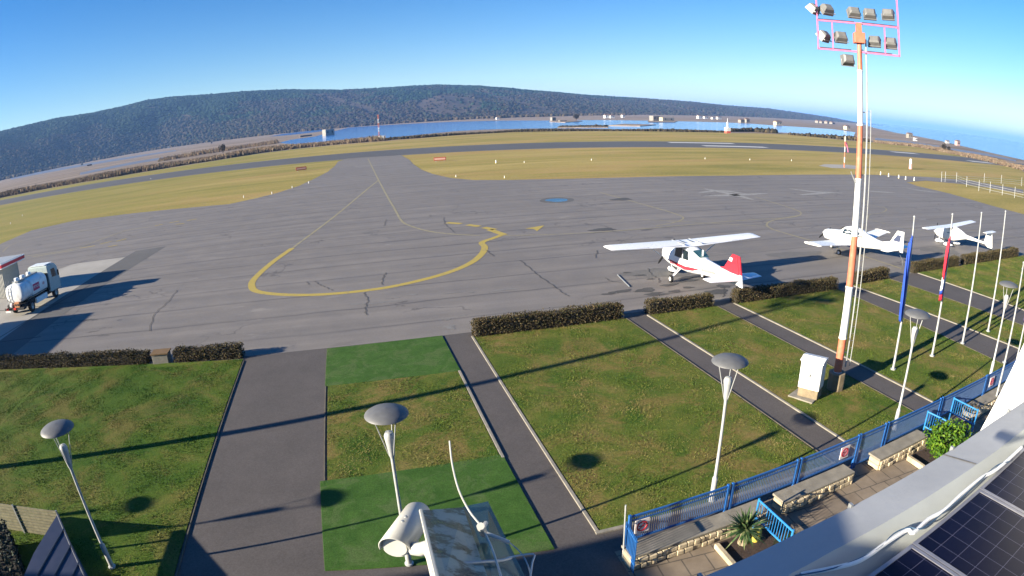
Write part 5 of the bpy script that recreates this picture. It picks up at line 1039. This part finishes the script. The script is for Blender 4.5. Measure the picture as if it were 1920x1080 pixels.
# ------------------------------------------------------------------ the building under the camera
BL = thing("terminal_building", "curved grey parapet and roof of the building below the camera", "building", (0, 0, 0))
M_PARA = plain("parapet_render", (0.50, 0.52, 0.54), 0.75, var=0.10, scale=1.6, bump=0.15, dirt=(0.36, 0.38, 0.36)); M_PARB = plain("parapet_membrane", (0.52, 0.55, 0.52), 0.7, var=0.14, scale=1.2, bump=0.15, dirt=(0.45, 0.43, 0.37)); M_ROOF = plain("roof_membrane", (0.20, 0.20, 0.19), 0.85, var=0.2)
xs_ = [-22, -6, -3, -1.5, 0, 1.0, 1.57, 2.0, 2.44, 3.0, 3.66, 4.57, 5.2, 6.0, 6.57, 7.3, 8.0, 9.5, 12, 18]
yo = [2.0, 2.02, 2.05, 2.1, 2.14, 2.18, 2.22, 2.26, 2.31, 2.35, 2.40, 2.47, 2.53, 2.58, 2.63, 2.70, 2.78, 3.0, 3.5, 5.0]
yi = [y-0.30-0.012*max(0, x) for x, y in zip(xs_, yo)]; yr = [y-0.52-0.02*max(0, x) for x, y in zip(xs_, yo)]
def stripm(name, za, ya, zb, yb, mat):
    vs = [(x, y, z) for x, y, z in zip(xs_, ya, [za]*len(xs_))]+[(x, y, z) for x, y, z in zip(xs_, yb, [zb]*len(xs_))]; n = len(xs_)
    return MB().add(vs, [(i, i+1, n+i+1, n+i) for i in range(n-1)]).build(name, mat, BL, smooth=True)
stripm("wall", 0.0, yo, 7.46, yo, M_WHITE); stripm("parapet_top", 7.46, yo, 7.53, yi, M_PARA); stripm("parapet_inner_slope", 7.53, yi, 7.38, yr, M_PARB); stripm("roof", 7.38, yr, 7.36, [-6]*len(xs_), M_ROOF)
MB().box(-22, 18, -14, -6, 0, 7.36).build("rear_wall", M_WHITE, BL)
for x, w_ in ((4.2, 0.012), (1.2, 0.012), (6.9, 0.012)): 
    yy = np.interp(x, xs_, yo); MB().add([(x-w_, yy+0.002, 7.462), (x+w_, yy+0.002, 7.462), (x+w_+0.03, yy-0.34, 7.533), (x-w_+0.03, yy-0.34, 7.533)], [(0, 1, 2, 3)]).build("joint", M_CONC, BL)
for x in (2.95, 4.35, 5.55, 1.62):
    yy = np.interp(x, xs_, yo); MB().box(x-0.012, x+0.012, yy-0.012, yy+0.02, 7.44, 7.485).build("clip", M_GALV, BL)
# solar panels
def m_solar():
    m = NT("solar_cells"); p = m.pos(obj=True); b = m.n("TexBrick"); b.offset = 0; b.inputs["Scale"].default_value = 1; b.inputs["Brick Width"].default_value = 0.159; b.inputs["Row Height"].default_value = 0.159; b.inputs["Mortar Size"].default_value = 0.0016; b.inputs["Mortar Smooth"].default_value = 0.1
    b.inputs["Color1"].default_value = (0.004, 0.005, 0.022, 1); b.inputs["Color2"].default_value = (0.006, 0.007, 0.028, 1); b.inputs["Mortar"].default_value = (0.16, 0.16, 0.24, 1); m.l(p, b.inputs["Vector"]); m.color(b.outputs["Color"]); m.rough(0.30); m.b.inputs["Specular IOR Level"].default_value = 0.12; return m.m
M_SOL = m_solar()
PA = rad(7.2); po = Vector((3.04, 1.775, 7.47)); sp0 = None
names = {(-2, 0): "leftmost solar panel of the front row", (-1, 0): "solar panel left of the lit grey divider, front row", (0, 0): "middle solar panel of the front row, above the bottom edge", (1, 0): "solar panel at the right edge, front row", (2, 0): "solar panel beyond the right edge, front row", (3, 0): "farthest solar panel beyond the right edge, front row"}
for j in (0, 1):
    for i in range(-2, 4):
        loc = po + Vector((math.cos(PA), math.sin(PA), 0))*(i*1.015) - Vector((-math.sin(PA), math.cos(PA), 0))*(j*1.70); lab = names[(i, 0)] if j == 0 else names[(i, 0)].replace("front row", "second row").replace(", above the bottom edge", "")
        if sp0 is None:
            sp0 = thing("solar_panel", lab, "solar panel", loc, PA, "dark blue solar panels on the roof")
            MB().box(0.03, 0.975, -1.65, -0.03, -0.02, 0.0).build("cells", M_SOL, sp0); fr = MB(); fr.box(0, 0.03, -1.68, 0, -0.03, 0.006); fr.box(0.975, 1.005, -1.68, 0, -0.03, 0.006); fr.box(0.03, 0.975, -0.03, 0, -0.03, 0.006); fr.box(0.03, 0.975, -1.68, -1.65, -0.03, 0.006); fr.box(0.03, 0.975, -0.85, -0.838, -0.02, 0.004); fr.build("frame", plain("panel_frame", (0.40, 0.40, 0.44), 0.4, metal=0.5), sp0)
        else: dup(sp0, loc, PA, lab)
# hoses and cables in the gutter
cp = px([(1500, 1078), (1590, 1060), (1625, 1045), (1660, 1020), (1700, 995), (1712, 1000), (1740, 975), (1770, 958), (1800, 930), (1840, 897), (1870, 880), (1915, 840)], 7.50)
tag(MB().tube([(a, b, 7.505) for a, b in [tuple(v[:2]) for v in smooth(cp, 4)]], 0.016, 8).build("white_hose", M_WHITE), "white hose lying along the inside of the roof parapet", "hose")
cp2 = px([(1480, 1079), (1560, 1064), (1640, 1030), (1672, 1000), (1700, 988), (1725, 990), (1760, 965), (1830, 905), (1865, 873), (1890, 865)], 7.51)
tag(MB().tube([(a, b-0.015, 7.515) for a, b in [tuple(v[:2]) for v in smooth(cp2, 4)]], 0.005, 6).build("blue_cable", plain("cable_blue", (0.04, 0.12, 0.22), 0.5)), "thin blue cable running beside the white hose", "cable")
# bright sunlit stair tower at the right edge
TW = thing("stair_tower", "sunlit white tower wall rising at the right edge behind the parapet", "building", (8.0, 0, 0))
MB().add([(0, -3, 0), (5, -3, 0), (5, 5.55, 0), (0, 5.55, 0), (0, -3, 11), (5, -3, 11), (5, 2.8, 11), (0, 2.8, 11)], [(0, 3, 2, 1), (4, 5, 6, 7), (0, 4, 7, 3), (1, 2, 6, 5), (3, 7, 6, 2), (0, 1, 5, 4)]).build("wall", M_WHITE, TW)
MB().box(-0.05, 5.05, -3.05, 2.75, 11.0, 11.1).build("roof", M_GALV, TW)
# neighbouring wing left of the picture: it throws the shade along the bottom
NW = thing("terminal_wing", "white wing of the terminal outside the left edge, shading the forecourt", "building", (-36, 0, 0)); MB().box(-14, 14.2, -8, 5.5, 0, 8.2).build("wall", M_WHITE, NW); MB().box(-14.2, 14.4, -8.2, 5.7, 8.2, 8.35).build("roof", M_GALV, NW)
RB = thing("roof_shade_block", "grey plant room on the roof behind the camera's left", "building", (-6.0, 0, 7.36)); MB().box(-2.0, 1.9, -2.5, 1.5, 0, 2.1).build("wall", M_PARB, RB); MB().box(-2.1, 2.0, -2.6, 1.6, 2.1, 2.2).build("roof", M_GALV, RB)  # unseen roof block, added to shade the left part of the parapet

# ------------------------------------------------------------------ corner enclosure bottom left
EN = thing("slatted_fence", "pale horizontal slatted fence at the bottom left corner", "fence", (-9.78, 13.12, LZ)); m = MB(); d = Vector((-12.22+9.78-1.2, 13.47-13.12+0.15, 0)); Ld = d.length; d.normalize(); R_ = Matrix.Rotation(math.atan2(d.y, d.x), 4, 'Z')
for k in range(9): m.box(0, Ld, -0.012, 0.012, 0.03+k*0.108, 0.03+k*0.108+0.082, R_)
m.build("slats", plain("slat_beige", (0.26, 0.24, 0.15), 0.8, var=0.3, scale=8), EN)
for xx in (0, Ld*0.5, Ld): MB().box(xx-0.03, xx+0.03, 0.013, 0.05, 0, 1.02, R_).build("post", M_GALV, EN)
PN = thing("low_roof", "low dark blue battened roof at the bottom left corner beside the slatted fence", "shed roof", (-9.76, 13.0, LZ))
rp = [Vector((*G(a, b, 1.15)[:2], 0))-Vector((-9.76, 13.0, 0)) for a, b in ((107, 962), (165, 1080), (205, 1170), (60, 1190), (38, 1090), (62, 1035))]
MB().prism([(v.x, v.y) for v in rp], 0.98, 1.06).build("roof_sheet", plain("slate_blue_panel", (0.035, 0.045, 0.09), 0.5), PN)
q0, q1, q2, q3 = rp[0], rp[1], rp[4], rp[5]
for k in range(1, 6):
    a_ = rp[0].lerp(rp[2], k/6); b_ = a_ + (rp[5]-rp[0])*1.6; MB().tube([(a_.x, a_.y, 1.07), (b_.x, b_.y, 1.07)], 0.03, 6).build("batten", plain("dark_frame", (0.04, 0.05, 0.08), 0.5) if k == 1 else MATS["dark_frame"], PN)
MB().tube([(rp[0].x, rp[0].y, 1.06), (rp[2].x, rp[2].y, 1.06)], 0.035, 6).build("eaves_trim", MATS["dark_frame"], PN)
for v in (rp[0]*0.92+rp[3]*0.08, rp[2]*0.9+rp[5]*0.1): MB().tube([(v.x, v.y, 0), (v.x, v.y, 1.0)], 0.05, 8).build("leg", MATS["dark_frame"], PN)
HG = thing("hedge", "dark bushy hedge in the shade at the bottom left corner", "hedge", (-11.2, 11.6, LZ)); MB().box(-0.5, 0.3, -2.5, 1.2, 0, 0.8, Matrix.Rotation(rad(38), 4, 'Z')).build("twigs", M_HEDGECORE, HG)
c = rng.random((5000, 3))*[0.9, 3.9, 0.95]-[0.55, 2.6, 0]; th = rad(38); c = np.stack([c[:, 0]*math.cos(th)-c[:, 1]*math.sin(th), c[:, 0]*math.sin(th)+c[:, 1]*math.cos(th), c[:, 2]], 1); V, F = leaves(c, None, 0.05); npmesh("foliage", V, F, plain("dark_hedge_leaf", (0.03, 0.05, 0.025), 0.8), HG)
tag(MB().prism([(-12.6, 12.3), (-9.9, 9.2), (-11.2, 8.0), (-14.0, 10.6)], LZ, 0.95).build("pool_cover", plain("pale_teal_cover", (0.16, 0.26, 0.28), 0.6, var=0.15), bevel=0.03), "pale teal covered box in the shade at the bottom left corner", "box")

# ------------------------------------------------------------------ camera housing, bracket, weathered shield
CH = thing("camera_housing", "white bullet camera housing with a sun hood on a bracket", "security camera", (0, 0, 0)); M_HS = plain("housing_white", (0.66, 0.65, 0.58), 0.4, var=0.06, scale=12, dirt=(0.5, 0.47, 0.38))
pf, pb = RAY(740, 1030, 1.50), RAY(781, 969, 1.68); ax = (pb-pf); La = ax.length; ax.normalize(); up = Vector((0, 0, 1)); sd_ = ax.cross(up).normalized(); up = sd_.cross(ax)
pf = pf - ax*0.02; pb = pb + ax*0.03; La = (pb-pf).length
def dsec(c, r, lo=0.75, n=20):
    out = []
    for k in range(n):
        a = 2*math.pi*k/n; x, z = math.cos(a), math.sin(a); z = z if z > 0 else z*lo
        out.append(tuple(c + sd_*x*r + up*z*r))
    return out
MB().loft([dsec(pf+ax*0.03, 0.028), dsec(pf+ax*0.03, 0.034), dsec(pf+ax*(La-0.03), 0.034), dsec(pf+ax*(La-0.01), 0.028), dsec(pf+ax*La, 0.02)]).build("body", M_HS, CH, smooth=True)
MB().loft([dsec(pf+ax*0.024, 0.029, 0.7), dsec(pf+ax*0.036, 0.029, 0.7)]).build("front_cap", M_HS, CH)
hood = []
for q in (0, La*0.92, La+0.005):
    r = 0.040 if q < La else 0.030
    hood.append([tuple(pf + ax*(q + (0.0 if q else 0.02*(1-math.sin(a)))) + sd_*math.cos(a)*r + up*math.sin(a)*r) for a in [rad(-10)+k*rad(200)/16 for k in range(17)]])
m = MB(); vs = [p for s in hood for p in s]; m.add(vs, [(i*17+k, i*17+k+1, (i+1)*17+k+1, (i+1)*17+k) for i in range(2) for k in range(16)]); h_ = m.build("sun_hood", M_HS, CH, smooth=True); s_ = h_.modifiers.new("t", 'SOLIDIFY'); s_.thickness = 0.003
for q in (0.10, 0.13): MB().lathe([(0, 0.004), (0.004, 0.003), (0.005, 0), ], 10, (0, 0, 0), Matrix.Translation(pf+ax*q+up*0.040) ).build("screw", M_GALV, CH)
j0 = RAY(790, 1030, 1.47); MB().tube([pf+ax*0.09-up*0.03, j0, RAY(812, 1022, 1.42)], [0.016, 0.018, 0.016], 10).build("arm", M_HS, CH, smooth=True); MB().tube([RAY(800, 1020, 1.42), RAY(812, 1045, 1.40), RAY(820, 1078, 1.38), RAY(826, 1200, 1.35)], 0.016, 10).build("bracket_post", M_HS, CH, smooth=True)
SH = thing("weathered_shield", "weathered pale green plastic shield stained by lichen beside the camera housing", "shield", (0, 0, 0))
ms = NT("weathered_plastic"); p_ = ms.pos((1, 1, 1)); nz = ms.noise(p_, 17, 8, 0.66, 0.25); c_ = ms.ramp(nz, [(0.38, (0.05, 0.07, 0.065)), (0.47, (0.08, 0.11, 0.10)), (0.50, (0.25, 0.34, 0.32)), (0.60, (0.33, 0.43, 0.40)), (0.75, (0.20, 0.30, 0.28))]); ms.color(c_); ms.rough(0.35); ms.l(ms.ramp(nz, [(0.38, ms.g(0.62)), (0.55, ms.g(0.93))]), ms.b.inputs["Alpha"])
c1, c2, c3, c4 = RAY(789, 957, 1.42), RAY(868, 951, 1.52), RAY(925, 1110, 1.12), RAY(826, 1110, 1.02)
nrm = (c2-c1).cross(c4-c1).normalized(); 
if nrm.z < 0: nrm = -nrm
def slab(a, b, c, d, th_): return MB().add([a, b, c, d, a-nrm*th_, b-nrm*th_, c-nrm*th_, d-nrm*th_], [(0, 1, 2, 3), (7, 6, 5, 4), (0, 4, 5, 1), (1, 5, 6, 2), (2, 6, 7, 3), (3, 7, 4, 0)])
slab(c1, c2, c3, c4, 0.004).build("main_sheet", ms.m, SH)
mg = NT("dark_clear_plastic"); mg.color(mg.ramp(mg.noise(mg.pos(), 7, 6), [(0.4, (0.05, 0.08, 0.09)), (0.62, (0.10, 0.22, 0.22))])); mg.rough(0.2); mg.b.inputs["Alpha"].default_value = 0.72
d1, d2, d3, d4 = RAY(868, 950, 1.525), RAY(915, 940, 1.56), RAY(1000, 1110, 1.20), RAY(925, 1110, 1.125); slab(d1, d2, d3, d4, 0.004).build("clear_sheet", mg.m, SH)
MB().tube([c1, c4], 0.0045, 6).build("rim", M_HS, SH)
WA = thing("whip_antenna", "thin curved white whip antenna rising above the weathered shield", "antenna", (0, 0, 0))
wp = [RAY(843, 827, 1.62), RAY(848, 870, 1.58), RAY(860, 918, 1.50), RAY(880, 958, 1.42), RAY(903, 988, 1.34), RAY(918, 1018, 1.27), RAY(930, 1050, 1.2), RAY(948, 1110, 1.1)]
MB().tube(smooth([v[:] for v in wp], 4), 0.0024, 7).build("rod", M_HS, WA, smooth=True)
cc = RAY(905, 993, 1.325); MB().tube([cc+Vector((-0.006, -0.012, 0.02)), cc+Vector((0.004, 0.01, -0.02))], 0.009, 8).build("clamp", M_HS, WA); MB().tube([cc, RAY(911, 980, 1.35)], 0.005, 6).build("clamp_screw", M_HS, WA)
MB().tube([RAY(912, 1000, 1.31), RAY(955, 1017, 1.31)], 0.0045, 8).build("side_arm", M_HS, WA)
MB().tube(smooth([v[:] for v in (RAY(940, 1052, 1.25), RAY(960, 1044, 1.27), RAY(1000, 1039, 1.28), RAY(998, 1055, 1.26), RAY(994, 1085, 1.2))], 4), 0.002, 6).build("wire_loop", M_GALVL, WA); MB().tube(smooth([v[:] for v in (RAY(955, 1017, 1.31), RAY(975, 1035, 1.29), RAY(990, 1060, 1.26), RAY(1000, 1100, 1.2))], 4), 0.0015, 6).build("thin_wire", M_GALVL, WA)
tag(MB().tube(smooth([v[:] for v in (RAY(812, 1072, 1.15), RAY(822, 1062, 1.17), RAY(850, 1058, 1.19), RAY(900, 1054, 1.22), RAY(940, 1051, 1.25), RAY(958, 1046, 1.27))], 4), 0.0035, 7).build("grey_cable", M_GALV), "grey cable tied across the weathered shield", "cable")
